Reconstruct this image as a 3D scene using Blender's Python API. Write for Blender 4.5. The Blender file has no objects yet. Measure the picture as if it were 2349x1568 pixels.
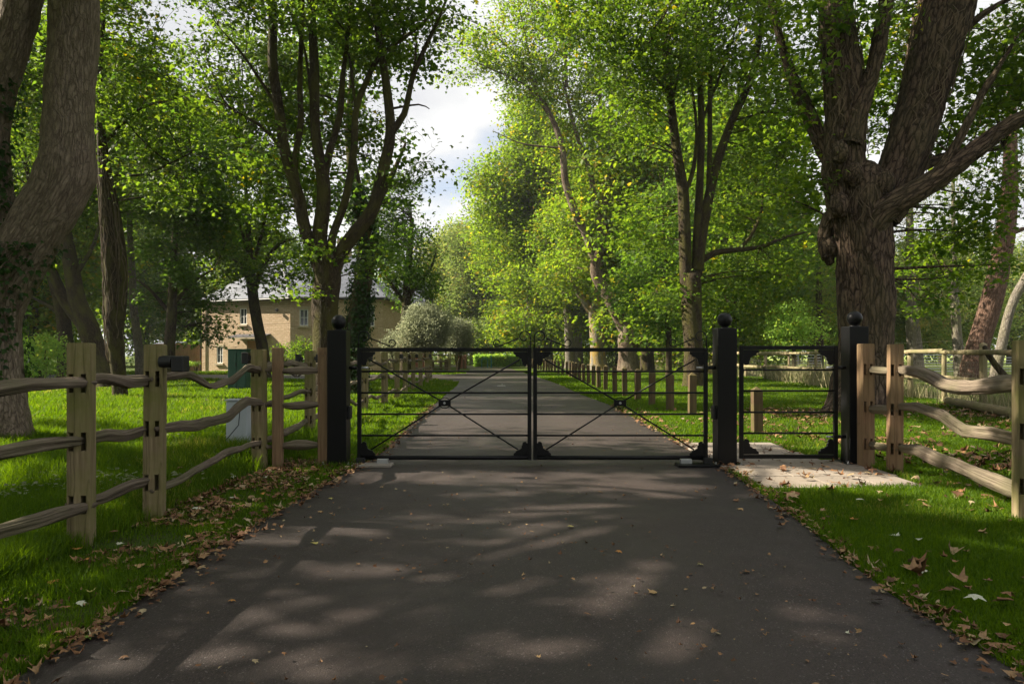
import bpy, bmesh, math, random
import numpy as np
from mathutils import Vector, Matrix
R = np.random.RandomState(7)
random.seed(5)
SC = bpy.context.scene
COL = SC.collection
rad = math.radians

# ------------------------------------------------------------------ camera
F, CX, HY, H = 1600.0, 1174.5, 812.0, 1.2          # measured on a 2349 x 1568 copy of the photograph
cam = bpy.data.cameras.new('camera'); cam.sensor_width = 36.0
cam.lens = 36.0 * F / 2349.0
cam.shift_y = (HY - 784.0) / 2349.0
cam.clip_end = 1500
camo = bpy.data.objects.new('camera', cam); COL.objects.link(camo)
camo.location = (0, 0, H); camo.rotation_euler = (rad(90), 0, 0)
SC.camera = camo

# ------------------------------------------------------------------ light
SUN_EL, SUN_AZ = rad(36), rad(9)                 # azimuth: degrees ahead of due left
SD = Vector((-math.cos(SUN_AZ) * math.cos(SUN_EL), math.sin(SUN_AZ) * math.cos(SUN_EL), math.sin(SUN_EL)))
sl = bpy.data.lights.new('sun', 'SUN'); sl.energy = 5.0; sl.angle = rad(0.53); sl.color = (1.0, 0.90, 0.73)
so = bpy.data.objects.new('sun', sl); COL.objects.link(so)
so.rotation_euler = SD.to_track_quat('Z', 'Y').to_euler()
so.location = (-30, 10, 30)
SC.view_settings.view_transform = 'Standard'; SC.view_settings.look = 'None'
SC.view_settings.exposure = 1.65; SC.view_settings.gamma = 1.0; SC.view_settings.use_curve_mapping = False

W = bpy.data.worlds.new('World'); SC.world = W; W.use_nodes = True
nt = W.node_tree; nt.nodes.clear()
def wn(t, **k):
    n = nt.nodes.new(t)
    for a, b in k.items(): setattr(n, a, b)
    return n
out = wn('ShaderNodeOutputWorld'); bg = wn('ShaderNodeBackground')
sky = wn('ShaderNodeTexSky'); sky.sky_type = 'NISHITA'; sky.sun_disc = False
sky.sun_elevation = SUN_EL; sky.sun_rotation = rad(270) + SUN_AZ
sky.air_density = 1.0; sky.dust_density = 1.0; sky.ozone_density = 1.5
tc = wn('ShaderNodeTexCoord'); sep = wn('ShaderNodeSeparateXYZ'); nt.links.new(tc.outputs['Generated'], sep.inputs[0])
ad = wn('ShaderNodeMath', operation='ADD'); ad.inputs[1].default_value = 0.22; nt.links.new(sep.outputs['Z'], ad.inputs[0])
mx = wn('ShaderNodeMath', operation='MAXIMUM'); mx.inputs[1].default_value = 0.05; nt.links.new(ad.outputs[0], mx.inputs[0])
vd = wn('ShaderNodeVectorMath', operation='DIVIDE'); cb = wn('ShaderNodeCombineXYZ')
for i in range(3): nt.links.new(mx.outputs[0], cb.inputs[i])
nt.links.new(tc.outputs['Generated'], vd.inputs[0]); nt.links.new(cb.outputs[0], vd.inputs[1])
nz = wn('ShaderNodeTexNoise'); nz.inputs['Scale'].default_value = 1.3; nz.inputs['Detail'].default_value = 7; nz.inputs['Roughness'].default_value = 0.55
nt.links.new(vd.outputs[0], nz.inputs['Vector'])
rp = wn('ShaderNodeValToRGB'); rp.color_ramp.elements[0].position = 0.22; rp.color_ramp.elements[1].position = 0.44
nt.links.new(nz.outputs['Fac'], rp.inputs[0])
nz2 = wn('ShaderNodeTexNoise'); nz2.inputs['Scale'].default_value = 2.6; nz2.inputs['Detail'].default_value = 5
nt.links.new(vd.outputs[0], nz2.inputs['Vector'])
rp2 = wn('ShaderNodeValToRGB')
rp2.color_ramp.elements[0].position = 0.36; rp2.color_ramp.elements[0].color = (3.9, 3.95, 4.1, 1)
rp2.color_ramp.elements[1].position = 0.62; rp2.color_ramp.elements[1].color = (5.3, 5.3, 5.2, 1)
nt.links.new(nz2.outputs['Fac'], rp2.inputs[0])
mix = wn('ShaderNodeMix', data_type='RGBA')
nt.links.new(rp.outputs['Color'], mix.inputs[0]); nt.links.new(sky.outputs[0], mix.inputs[6]); nt.links.new(rp2.outputs['Color'], mix.inputs[7])
nt.links.new(mix.outputs[2], bg.inputs[0]); bg.inputs[1].default_value = 0.066
nt.links.new(bg.outputs[0], out.inputs[0])

SC.cycles.max_bounces = 8; SC.cycles.diffuse_bounces = 4; SC.cycles.transmission_bounces = 5
SC.cycles.glossy_bounces = 3; SC.cycles.transparent_max_bounces = 6
SC.cycles.use_denoising = True
SC.cycles.sample_clamp_indirect = 6

# ------------------------------------------------------------------ placing helpers
def P(px, py, Y): return np.array(((px - CX) / F * Y, Y, H - (py - HY) / F * Y))
def G(px, py):
    Y = F * H / (py - HY); return np.array(((px - CX) * Y / F, Y, 0.0))
def PXm(Y): return F / Y

# ------------------------------------------------------------------ object helpers
def tag(o, label=None, cat=None, group=None, kind=None):
    if label: o['label'] = label
    if cat: o['category'] = cat
    if group: o['group'] = group
    if kind: o['kind'] = kind
    return o
def thing(name, label, cat, loc=(0, 0, 0), group=None):
    o = bpy.data.objects.new(name, None); COL.objects.link(o); o.location = tuple(loc); o.empty_display_size = 0.2
    return tag(o, label, cat, group)
def wloc(o):
    v = Vector((0, 0, 0))
    while o: v = v + Vector(o.location); o = o.parent
    return v
def link_mesh(name, me, m, parent=None, loc=None, smooth=False):
    if m is not None:
        for x in (m if isinstance(m, (list, tuple)) else [m]): me.materials.append(x)
    if smooth: me.polygons.foreach_set('use_smooth', [True] * len(me.polygons))
    o = bpy.data.objects.new(name, me); COL.objects.link(o)
    if parent is not None: o.parent = parent
    if loc is not None: o.location = tuple(loc)
    return o
def fast_mesh(name, V, Fc, attrs=None):
    """V (n,3); Fc list of (m,k) int arrays"""
    me = bpy.data.meshes.new(name)
    V = np.ascontiguousarray(V, dtype=np.float32)
    if not isinstance(Fc, list): Fc = [Fc]
    me.vertices.add(len(V)); me.vertices.foreach_set('co', V.ravel())
    nl = sum(f.size for f in Fc); npoly = sum(len(f) for f in Fc)
    me.loops.add(nl); me.polygons.add(npoly)
    me.loops.foreach_set('vertex_index', np.concatenate([f.ravel() for f in Fc]).astype(np.int32))
    st = []; c = 0
    for f in Fc:
        st.append(np.arange(len(f)) * f.shape[1] + c); c += f.size
    me.polygons.foreach_set('loop_start', np.concatenate(st).astype(np.int32))
    me.update(calc_edges=True)
    if attrs:
        for k, a in attrs.items():
            at = me.attributes.new(k, 'FLOAT_VECTOR', 'POINT'); at.data.foreach_set('vector', np.ascontiguousarray(a, dtype=np.float32).ravel())
    return me

class MB:
    def __init__(s): s.v = []; s.f = []; s.a = []
    def add(s, vs, fs, at=None):
        n = len(s.v); s.v += [tuple(v) for v in vs]; s.f += [tuple(i + n for i in f) for f in fs]
        s.a += [tuple(x) for x in at] if at is not None else [tuple(v) for v in vs]
        return s
    def box(s, c, size, rz=0.0, rx=0.0, ry=0.0, top=1.0):
        M = Matrix.Rotation(rz, 3, 'Z') @ Matrix.Rotation(ry, 3, 'Y') @ Matrix.Rotation(rx, 3, 'X')
        hx, hy, hz = size[0] / 2, size[1] / 2, size[2] / 2; vs = []
        for z in (-1, 1):
            t = top if z > 0 else 1
            for x, y in ((-1, -1), (1, -1), (1, 1), (-1, 1)): vs.append(Vector(c) + M @ Vector((x * hx * t, y * hy * t, z * hz)))
        return s.add(vs, [(3, 2, 1, 0), (4, 5, 6, 7), (0, 1, 5, 4), (1, 2, 6, 5), (2, 3, 7, 6), (3, 0, 4, 7)])
    def bx(s, x0, x1, y0, y1, z0, z1): return s.box(((x0 + x1) / 2, (y0 + y1) / 2, (z0 + z1) / 2), (x1 - x0, y1 - y0, z1 - z0))
    def tube(s, pts, r, n=8, caps=True):
        pts = [Vector(p) for p in pts]; rr = r if isinstance(r, (list, tuple)) else [r] * len(pts)
        t0 = (pts[1] - pts[0]).normalized(); u = t0.orthogonal().normalized(); vs = []
        for i, p in enumerate(pts):
            a = pts[max(i - 1, 0)]; b = pts[min(i + 1, len(pts) - 1)]; t = (b - a).normalized()
            u = (u - t * u.dot(t)).normalized(); w = t.cross(u)
            for k in range(n):
                an = 2 * math.pi * k / n; vs.append(p + (u * math.cos(an) + w * math.sin(an)) * rr[i])
        fs = [(i * n + k, i * n + (k + 1) % n, (i + 1) * n + (k + 1) % n, (i + 1) * n + k) for i in range(len(pts) - 1) for k in range(n)]
        if caps: fs += [tuple(range(n))[::-1], tuple((len(pts) - 1) * n + k for k in range(n))]
        return s.add(vs, fs)
    def lathe(s, c, prof, n=24):
        vs = []; c = Vector(c)
        for r, z in prof:
            for k in range(n): a = 2 * math.pi * k / n; vs.append(c + Vector((r * math.cos(a), r * math.sin(a), z)))
        fs = [(i * n + k, i * n + (k + 1) % n, (i + 1) * n + (k + 1) % n, (i + 1) * n + k) for i in range(len(prof) - 1) for k in range(n)]
        fs += [tuple(range(n))[::-1], tuple((len(prof) - 1) * n + k for k in range(n))]
        return s.add(vs, fs)
    def prism(s, poly, y0, y1):      # poly of (x,z) in a plane facing -Y
        n = len(poly); vs = [(x, y0, z) for x, z in poly] + [(x, y1, z) for x, z in poly]
        fs = [tuple(range(n)), tuple(range(2 * n - 1, n - 1, -1))] + [(i, i + n, (i + 1) % n + n, (i + 1) % n) for i in range(n)]
        return s.add(vs, fs)
    def build(s, name, m, parent=None, smooth=False, bevel=0, bk=False, loc=None):
        off = wloc(parent) if parent is not None else Vector((0, 0, 0))
        l = Vector(loc) if loc is not None else Vector((0, 0, 0))
        me = bpy.data.meshes.new(name); me.from_pydata([tuple(Vector(v) - off - l) for v in s.v], [], s.f); me.validate()
        bm = bmesh.new(); bm.from_mesh(me); bmesh.ops.recalc_face_normals(bm, faces=bm.faces[:]); bm.to_mesh(me); bm.free()
        if bk:
            at = me.attributes.new('bk', 'FLOAT_VECTOR', 'POINT'); at.data.foreach_set('vector', np.array(s.a, dtype=np.float32).ravel())
        o = link_mesh(name, me, m, parent, l if loc is not None else None, smooth)
        if bevel:
            b = o.modifiers.new('bevel', 'BEVEL'); b.width = bevel; b.segments = 2; b.limit_method = 'ANGLE'
        return o

# numpy value noise
def _h(i, j, k):
    n = (i * 374761393 + j * 668265263 + k * 1274126177) & 0xffffffff
    n = ((n ^ (n >> 13)) * 1274126177) & 0xffffffff
    return ((n ^ (n >> 16)) & 0xffff) / 65535.0
def noise3(p):
    p = np.asarray(p, dtype=np.float64); i = np.floor(p).astype(np.int64); f = p - i; f = f * f * (3 - 2 * f)
    r = 0
    for dx in (0, 1):
        for dy in (0, 1):
            for dz in (0, 1):
                w = (f[..., 0] if dx else 1 - f[..., 0]) * (f[..., 1] if dy else 1 - f[..., 1]) * (f[..., 2] if dz else 1 - f[..., 2])
                r = r + w * _h(i[..., 0] + dx, i[..., 1] + dy, i[..., 2] + dz)
    return r
def fbm(p, o=3): return sum(noise3(np.asarray(p) * 2 ** k + 17.3 * k) / 2 ** (k + 1) for k in range(o)) / (1 - .5 ** o)

def catmull(pts, step):
    pts = np.asarray(pts, float); n = len(pts); out = []
    for i in range(n - 1):
        p0 = pts[max(i - 1, 0)]; p1 = pts[i]; p2 = pts[i + 1]; p3 = pts[min(i + 2, n - 1)]
        L = np.linalg.norm(p2[:3] - p1[:3]); m = max(2, int(L / step))
        for k in range(m):
            t = k / m
            out.append(.5 * ((2 * p1) + (-p0 + p2) * t + (2 * p0 - 5 * p1 + 4 * p2 - p3) * t * t + (-p0 + 3 * p1 - 3 * p2 + p3) * t ** 3))
    out.append(pts[-1]); return np.array(out)
def bark_tube(pts4, n=16, step=.25, amp=.08, seed=0.0, bump=0.0):
    """pts4: (x,y,z,r). returns V, F, bark coordinates"""
    c = catmull(pts4, step); p = c[:, :3]; r = np.maximum(c[:, 3], .004)
    t = np.gradient(p, axis=0); t /= np.linalg.norm(t, axis=1)[:, None] + 1e-9
    u = np.zeros_like(p); a = np.array([0, 1, 0.]) if abs(t[0][1]) < .9 else np.array([1., 0, 0])
    a = a - t[0] * a.dot(t[0]); a /= np.linalg.norm(a)
    for i in range(len(p)):
        a = a - t[i] * a.dot(t[i]); a /= np.linalg.norm(a); u[i] = a
    w = np.cross(t, u)
    s = np.concatenate([[0], np.cumsum(np.linalg.norm(np.diff(p, axis=0), axis=1))])
    an = np.arange(n) * 2 * math.pi / n; ca, sa = np.cos(an), np.sin(an)
    bk = np.stack([ca[None] * r[:, None], sa[None] * r[:, None], np.repeat(s[:, None] * .22, n, 1)], -1) + np.array([seed, seed * .7, 0])
    big = np.stack([np.repeat(ca[None], len(p), 0), np.repeat(sa[None], len(p), 0), np.repeat(s[:, None] * .8, n, 1)], -1) + seed
    rr = r[:, None] * (1 + amp * 2 * (fbm(big * 1.3, 2) - .5))
    if bump:
        rn = fbm(bk * 16, 3); rr = rr + bump * (np.abs(rn - .5) * 4 - .6) + bump * .8 * (noise3(bk * 42) - .5)
    V = p[:, None] + (u[:, None] * ca[None, :, None] + w[:, None] * sa[None, :, None]) * rr[..., None]
    m = len(p); i, k = np.meshgrid(np.arange(m - 1), np.arange(n), indexing='ij'); k2 = (k + 1) % n
    Fq = np.stack([i * n + k, i * n + k2, (i + 1) * n + k2, (i + 1) * n + k], -1).reshape(-1, 4)
    V = V.reshape(-1, 3); V = np.vstack([V, p[-1] + t[-1] * r[-1] * .5]); bkf = np.vstack([bk.reshape(-1, 3), bk[-1].mean(0)])
    tip = len(V) - 1; kk = np.arange(n); Ft = np.stack([(m - 1) * n + kk, (m - 1) * n + (kk + 1) % n, np.full(n, tip)], -1)
    return V, Fq, Ft, bkf, c

# ------------------------------------------------------------------ materials
class NT:
    def __init__(s, name):
        s.m = bpy.data.materials.new(name); s.m.use_nodes = True; s.t = s.m.node_tree; s.t.nodes.clear()
        s.o = s.n('ShaderNodeOutputMaterial')
    def n(s, t, **k):
        x = s.t.nodes.new(t)
        for a, b in k.items(): setattr(x, a, b)
        return x
    def l(s, a, b): s.t.links.new(a, b)
    def set(s, sock, v):
        if hasattr(v, 'default_value') or hasattr(v, 'links'): s.l(v, sock)
        elif isinstance(v, (tuple, list)): sock.default_value = tuple(v) + ((1,) if len(v) == 3 and len(sock.default_value) == 4 else ())
        else: sock.default_value = v
    def coord(s, kind='Object', scale=(1, 1, 1), attr=None):
        if attr: c = s.n('ShaderNodeAttribute', attribute_name=attr).outputs['Vector']
        elif kind == 'World': c = s.n('ShaderNodeNewGeometry').outputs['Position']
        else: c = s.n('ShaderNodeTexCoord').outputs[kind]
        mp = s.n('ShaderNodeMapping'); mp.inputs['Scale'].default_value = scale; s.l(c, mp.inputs[0]); return mp.outputs[0]
    def noise(s, v, scale, detail=4, rough=.55, out='Fac', dist=0.0):
        x = s.n('ShaderNodeTexNoise'); s.l(v, x.inputs['Vector']); x.inputs['Scale'].default_value = scale
        x.inputs['Detail'].default_value = detail; x.inputs['Roughness'].default_value = rough; x.inputs['Distortion'].default_value = dist; return x.outputs[out]
    def vor(s, v, scale, feature='F1', out='Distance', rnd=1.0):
        x = s.n('ShaderNodeTexVoronoi', feature=feature); s.l(v, x.inputs['Vector']); x.inputs['Scale'].default_value = scale
        x.inputs['Randomness'].default_value = rnd; return x.outputs[out]
    def ramp(s, f, stops):
        x = s.n('ShaderNodeValToRGB'); s.l(f, x.inputs[0]); e = x.color_ramp.elements
        while len(e) < len(stops): e.new(.5)
        for i, (p, c) in enumerate(stops):
            e[i].position = p; c = (c, c, c) if not isinstance(c, (tuple, list)) else c; e[i].color = tuple(c) + (1,)
        return x.outputs['Color']
    def mix(s, f, a, b, blend='MIX'):
        x = s.n('ShaderNodeMix', data_type='RGBA', blend_type=blend); s.set(x.inputs[0], f); s.set(x.inputs[6], a); s.set(x.inputs[7], b); return x.outputs[2]
    def math(s, op, a, b=0.0, clamp=False):
        x = s.n('ShaderNodeMath', operation=op); x.use_clamp = clamp; s.set(x.inputs[0], a); s.set(x.inputs[1], b); return x.outputs[0]
    def bump(s, h, strength=.5, dist=.02, normal=None):
        x = s.n('ShaderNodeBump'); s.l(h, x.inputs['Height']); x.inputs['Strength'].default_value = strength; x.inputs['Distance'].default_value = dist
        if normal is not None: s.l(normal, x.inputs['Normal'])
        return x.outputs[0]
    def pbr(s, col, rough=.8, spec=.3, normal=None, metal=0.0):
        b = s.n('ShaderNodeBsdfPrincipled'); s.set(b.inputs['Base Color'], col); s.set(b.inputs['Roughness'], rough)
        b.inputs['Specular IOR Level'].default_value = spec; b.inputs['Metallic'].default_value = metal
        if normal is not None: s.l(normal, b.inputs['Normal'])
        s.l(b.outputs[0], s.o.inputs['Surface']); s.b = b; return s.m

def mat_bark(name, dark, light, moss=None, mossamt=.5, scale=1.0, ck=.7, cs=22, bd=.03):
    n = NT(name); v = n.coord(attr='bk', scale=(scale, scale, scale * 1.9)); v2 = n.coord(attr='bk', scale=(scale, scale, scale * 1.0))
    w = n.noise(v, 7, 4, .6, 'Color'); vv = n.n('ShaderNodeMix', data_type='VECTOR'); vv.inputs[0].default_value = .10
    n.l(v2, vv.inputs[4]); n.l(w, vv.inputs[5]); vw = vv.outputs[1]
    md0 = n.noise(v, 9, 3, .6)
    cr = n.vor(vw, cs, 'DISTANCE_TO_EDGE'); crack = n.ramp(n.math('MULTIPLY', cr, n.math('ADD', .55, md0)), [(0.0, 0.0), (.12, .7), (.4, 1.0)])
    fn = n.noise(v, 60, 5, .65); md = n.noise(v, 14, 4, .6); lg = n.noise(v, 2.5, 3, .5)
    h = n.math('ADD', n.math('MULTIPLY', crack, .6), n.math('ADD', n.math('MULTIPLY', fn, .35), n.math('MULTIPLY', md, .5)))
    c = n.mix(n.ramp(md, [(.3, 0.0), (.7, 1.0)]), dark, light)
    c = n.mix(n.ramp(fn, [(.35, .55), (.7, 0.0)]), c, tuple(x * .55 for x in dark))
    c = n.mix(n.math('MULTIPLY', n.math('SUBTRACT', 1.0, crack), ck, True), c, tuple(x * .3 for x in dark))
    if moss: c = n.mix(n.math('MULTIPLY', n.ramp(lg, [(.42, 0.0), (.62, 1.0)]), mossamt), c, moss)
    return n.pbr(c, .9, .15, n.bump(h, 1.0, bd))
def mat_leaf(name, c1, c2, c3, third=.75, tr=1.0, rough=.45, seed=0.0):
    """c1,c2 everyday greens, c3 the turning colour; per leaf and per spray variation"""
    n = NT(name)
    rnd = n.n('ShaderNodeNewGeometry').outputs['Random Per Island']
    v = n.coord('World'); big = n.noise(v, .45, 3, .6); sm = n.noise(v, 1.7, 2)
    a = n.math('ADD', n.math('MULTIPLY', rnd, .55), n.math('MULTIPLY', sm, .45))
    c = n.mix(n.ramp(a, [(.25, 0.0), (.75, 1.0)]), c1, c2)
    t = n.math('ADD', n.math('MULTIPLY', rnd, .35), big)
    c = n.mix(n.ramp(t, [(third, 0.0), (third + .12, 1.0)]), c, c3)
    hs = n.n('ShaderNodeHueSaturation'); hs.inputs['Saturation'].default_value = 1.05; hs.inputs['Value'].default_value = 2.5 * tr
    hs.inputs['Hue'].default_value = .488
    n.l(c, hs.inputs['Color'])
    b = n.n('ShaderNodeBsdfPrincipled'); n.l(c, b.inputs['Base Color']); b.inputs['Roughness'].default_value = rough + .1; b.inputs['Specular IOR Level'].default_value = .22
    tl = n.n('ShaderNodeBsdfTranslucent'); n.l(hs.outputs[0], tl.inputs['Color'])
    ms = n.n('ShaderNodeMixShader'); ms.inputs[0].default_value = .54; n.l(b.outputs[0], ms.inputs[1]); n.l(tl.outputs[0], ms.inputs[2])
    n.l(ms.outputs[0], n.o.inputs['Surface']); return n.m
def mat_wood(name, dark, light, green=None, gamt=.6, scale=1.0, grain=(1, 1, .06)):
    n = NT(name); v = n.coord('Object', tuple(g * scale for g in grain)) if grain else n.coord(attr='bk', scale=(2.6, 2.6, .35))
    gr = n.noise(v, 38, 5, .6, dist=.4); lg = n.noise(n.coord('Object'), 2.6, 4, .6); fine = n.noise(v, 120, 3)
    ck = n.ramp(n.noise(v, 16, 2, .4, dist=.8), [(.47, 1.0), (.495, 0.0), (.52, 1.0)])
    c = n.mix(n.ramp(gr, [(.3, 0.0), (.7, 1.0)]), dark, light)
    c = n.mix(n.math('MULTIPLY', n.math('SUBTRACT', 1.0, ck), .45), c, tuple(x * .35 for x in dark))
    c = n.mix(n.ramp(n.noise(n.coord('Object'), 1.1, 3), [(.4, 0.0), (.7, .35)]), c, tuple(x * .5 for x in dark))
    if green: c = n.mix(n.math('MULTIPLY', n.ramp(lg, [(.40, 0.0), (.60, 1.0)]), gamt), c, green)
    h = n.math('ADD', n.math('MULTIPLY', gr, .5), n.math('ADD', n.math('MULTIPLY', fine, .3), n.math('MULTIPLY', ck, .6)))
    return n.pbr(c, .82, .2, n.bump(h, .9, .011 if grain is None else .006))
def mat_plain(name, col, rough=.5, spec=.4, metal=0.0, var=.15, bump=.0, scale=12):
    n = NT(name); v = n.coord('Object'); f = n.noise(v, scale, 4)
    c = n.mix(n.math('MULTIPLY', f, var * 2), col, tuple(x * .45 for x in col))
    rr = n.math('ADD', rough - .08, n.math('MULTIPLY', n.noise(v, scale * 3, 3), .16))
    return n.pbr(c, rr, spec, n.bump(n.noise(v, scale * 6, 3), bump, .003) if bump else None, metal)

M = {}
M['bark_big'] = mat_bark('bark_grey_brown', (.15, .115, .085), (.36, .285, .22), (.13, .12, .06), .25, 1.0, .4, 26)
M['bark_red'] = mat_bark('bark_red_brown', (.045, .029, .021), (.25, .175, .125), (.10, .09, .045), .3, .8, .9, 15, .05)
M['bark_mid'] = mat_bark('bark_mossy', (.042, .030, .019), (.125, .095, .058), (.085, .08, .02), .75, 1.6)
M['bark_brown'] = mat_bark('bark_brown', (.09, .06, .04), (.28, .21, .15), (.30, .25, .18), .4, 1.0, .8, 16)
M['bark_lichen'] = mat_bark('bark_lichen', (.22, .19, .15), (.46, .42, .35), (.40, .26, .05), .8, 1.0)
M['bark_pale'] = mat_bark('bark_pale', (.15, .125, .10), (.36, .32, .27), (.20, .19, .10), .4, 1.0)
M['bark_pine'] = mat_bark('bark_pine', (.13, .075, .05), (.32, .20, .15), None, 0, .8)
M['leaf'] = mat_leaf('leaf_fresh_green', (.034, .078, .008), (.095, .150, .014), (.24, .20, .012), .90)
M['leaf_dk'] = mat_leaf('leaf_deep_green', (.034, .080, .010), (.075, .135, .016), (.14, .14, .012), .92)
M['leaf_yl'] = mat_leaf('leaf_turning', (.065, .130, .012), (.13, .185, .016), (.24, .19, .02), .82)
M['leaf_or'] = mat_leaf('leaf_autumn', (.075, .12, .015), (.14, .16, .02), (.23, .16, .025), .80)
M['leaf_far'] = mat_leaf('leaf_far_green', (.075, .125, .030), (.14, .18, .04), (.22, .19, .05), .80, .9)
M['leaf_grey'] = mat_leaf('leaf_grey_green', (.19, .215, .12), (.32, .35, .22), (.32, .30, .17), .85, .45, .6)
M['leaf_lime'] = mat_leaf('leaf_lime', (.14, .25, .04), (.22, .34, .06), (.25, .28, .04), .80)
M['ivy'] = mat_leaf('ivy_green', (.018, .045, .010), (.035, .08, .014), (.08, .10, .02), .95, .6, .35)
M['needle'] = mat_leaf('needle_green', (.07, .12, .03), (.15, .19, .05), (.25, .22, .05), .75, .7)
M['grass'] = mat_leaf('grass_blade', (.045, .100, .006), (.095, .165, .009), (.22, .21, .04), .86, .72, .5)
M['oak_green'] = mat_wood('oak_algae', (.13, .097, .052), (.30, .235, .14), (.13, .135, .035), .8)
M['oak_new'] = mat_wood('oak_newer', (.15, .088, .05), (.28, .18, .105), (.17, .15, .07), .3)
M['rail'] = mat_wood('cleft_rail', (.10, .076, .055), (.245, .195, .148), (.11, .11, .05), .45, 1.0, None)
M['round_rail'] = mat_wood('round_rail', (.22, .175, .10), (.42, .34, .21), (.15, .16, .06), .5, 1.0, None)
M['bollard'] = mat_wood('bollard_timber', (.065, .042, .022), (.13, .088, .048), (.09, .10, .02), .5)
M['black'] = mat_plain('black_paint', (.005, .005, .006), .40, .22, 0, .2, .05)
M['blackmatt'] = mat_plain('black_plastic', (.012, .012, .013), .5, .4)
M['steel'] = mat_plain('galvanised', (.45, .46, .47), .42, .5, .7)
M['concrete'] = mat_plain('concrete', (.30, .27, .23), .9, .2, 0, .3, .5)
M['green_cab'] = mat_plain('cabinet_green', (.012, .065, .045), .45, .4)
M['grey_cab'] = mat_plain('cabinet_grey', (.42, .46, .50), .5, .4)
M['white'] = mat_plain('white_frame', (.82, .82, .80), .5, .4, 0, .05)
M['glass'] = mat_plain('window_glass', (.045, .055, .065), .06, .8, 0, .1)
M['wireg'] = mat_plain('fence_wire', (.22, .20, .17), .6, .3, .4)
M['brownbin'] = mat_plain('brown_plastic', (.20, .085, .045), .5, .4)
M['vine'] = mat_wood('dry_vine', (.07, .05, .033), (.20, .15, .10), None, 0, 1.0)
M['cream'] = mat_plain('cream_stone', (.50, .42, .29), .85, .2, 0, .15, .3)
M['dead'] = NT('dry_leaf'); _n = M['dead']; _r = _n.n('ShaderNodeNewGeometry').outputs['Random Per Island']
_c = _n.ramp(_r, [(0.0, (.07, .032, .015)), (.35, (.15, .068, .028)), (.6, (.24, .12, .05)), (.85, (.31, .19, .09)), (1.0, (.40, .34, .20))])
_c = _n.mix(_n.ramp(_n.noise(_n.coord('World'), 55, 3), [(.4, .45), (.65, 0.0)]), _c, (.07, .035, .02))
M['dead'] = _n.pbr(_c, .7, .3)
# ------------------------------------------------------------------ the setting
def soft(x, a, b): return max(0.0, min(1.0, (x - a) / (b - a)))
EDGE_Y = [-8, 2.2, 3.4, 4.2, 5.5, 6.6, 7.2, 8.2, 12, 16.5, 21, 26.4, 30, 35, 41, 46, 52, 58, 64, 70, 80]
EDGE_L = [-1.9, -1.85, -1.82, -1.84, -1.77, -1.73, -1.66, -1.58, -1.72, -1.86, -1.98, -2.1, -2.3, -2.55, -2.8, -3.0, -3.15, -3.5, -4.6, -7.5, -14]
EDGE_R = [2.05, 1.92, 1.90, 1.98, 2.12, 2.18, 2.22, 2.24, 2.30, 2.30, 2.02, 1.92, 1.72, 1.42, 1.05, .72, .25, -.15, -.9, -3.0, -9]
def EL(y): return float(np.interp(y, EDGE_Y, EDGE_L))
def ER(y): return float(np.interp(y, EDGE_Y, EDGE_R))
def ELv(y): return np.interp(y, EDGE_Y, EDGE_L)
def ERv(y): return np.interp(y, EDGE_Y, EDGE_R)

# ground
n = NT('ground_turf'); v = n.coord('World')
a = n.noise(v, .35, 5, .6); b2 = n.noise(v, 9, 4, .7); c0 = n.noise(v, 45, 3, .7)
col = n.mix(n.ramp(a, [(.35, 0.0), (.65, 1.0)]), (.040, .080, .010), (.085, .13, .014))
col = n.mix(n.ramp(b2, [(.35, .7), (.6, 0.0)]), col, (.05, .045, .02))
sepx = n.n('ShaderNodeSeparateXYZ'); n.l(v, sepx.inputs[0])
far = n.ramp(n.math('DIVIDE', sepx.outputs['Y'], 100.0), [(.27, 0.0), (.42, 1.0)])
fieldx = n.ramp(n.math('DIVIDE', sepx.outputs['X'], 100.0), [(.12, 0.0), (.14, 1.0)])
col = n.mix(n.math('MULTIPLY', far, fieldx), col, (.26, .33, .08))
ground_mat = n.pbr(col, .95, .1, n.bump(n.math('ADD', b2, c0), .9, .05))
g = MB(); g.add([(-400, -200, 0), (400, -200, 0), (400, 600, 0), (-400, 600, 0)], [(0, 1, 2, 3)])
tag(g.build('ground', ground_mat), kind='structure')

# road
n = NT('asphalt'); v = n.coord('World')
ag = n.vor(v, 170, 'F1', 'Color'); agd = n.vor(v, 170); fn = n.noise(v, 320, 2, .6); lg = n.noise(v, .9, 4, .6); st = n.noise(v, 3.5, 5, .7)
bw = n.n('ShaderNodeRGBToBW'); n.l(ag, bw.inputs[0])
col = n.mix(n.ramp(bw.outputs[0], [(.25, 0.0), (.8, 1.0)]), (.0185, .0120, .0105), (.047, .0325, .028))
col = n.mix(n.ramp(bw.outputs[0], [(.86, 0.0), (.90, .7)]), col, (.17, .15, .14))
col = n.mix(n.ramp(lg, [(.35, .5), (.7, 0.0)]), col, (.030, .025, .026))
col = n.mix(n.ramp(st, [(.56, 0.0), (.75, .45)]), col, (.075, .052, .045))
seg = n.vor(n.coord('World', (1, 1, 1)), .55, 'DISTANCE_TO_EDGE'); wv = n.noise(v, 6, 4, .7)
col = n.mix(n.math('MULTIPLY', n.ramp(n.math('ADD', seg, n.math('MULTIPLY', n.math('SUBTRACT', wv, .5), .10)), [(0.0, 1.0), (.006, 0.0)]), .0), col, (.01, .01, .01))
sx = n.n('ShaderNodeSeparateXYZ'); n.l(v, sx.inputs[0]); tr = n.math('ABSOLUTE', n.math('SUBTRACT', n.math('ABSOLUTE', n.math('SUBTRACT', sx.outputs['X'], .1)), .85))
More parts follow.
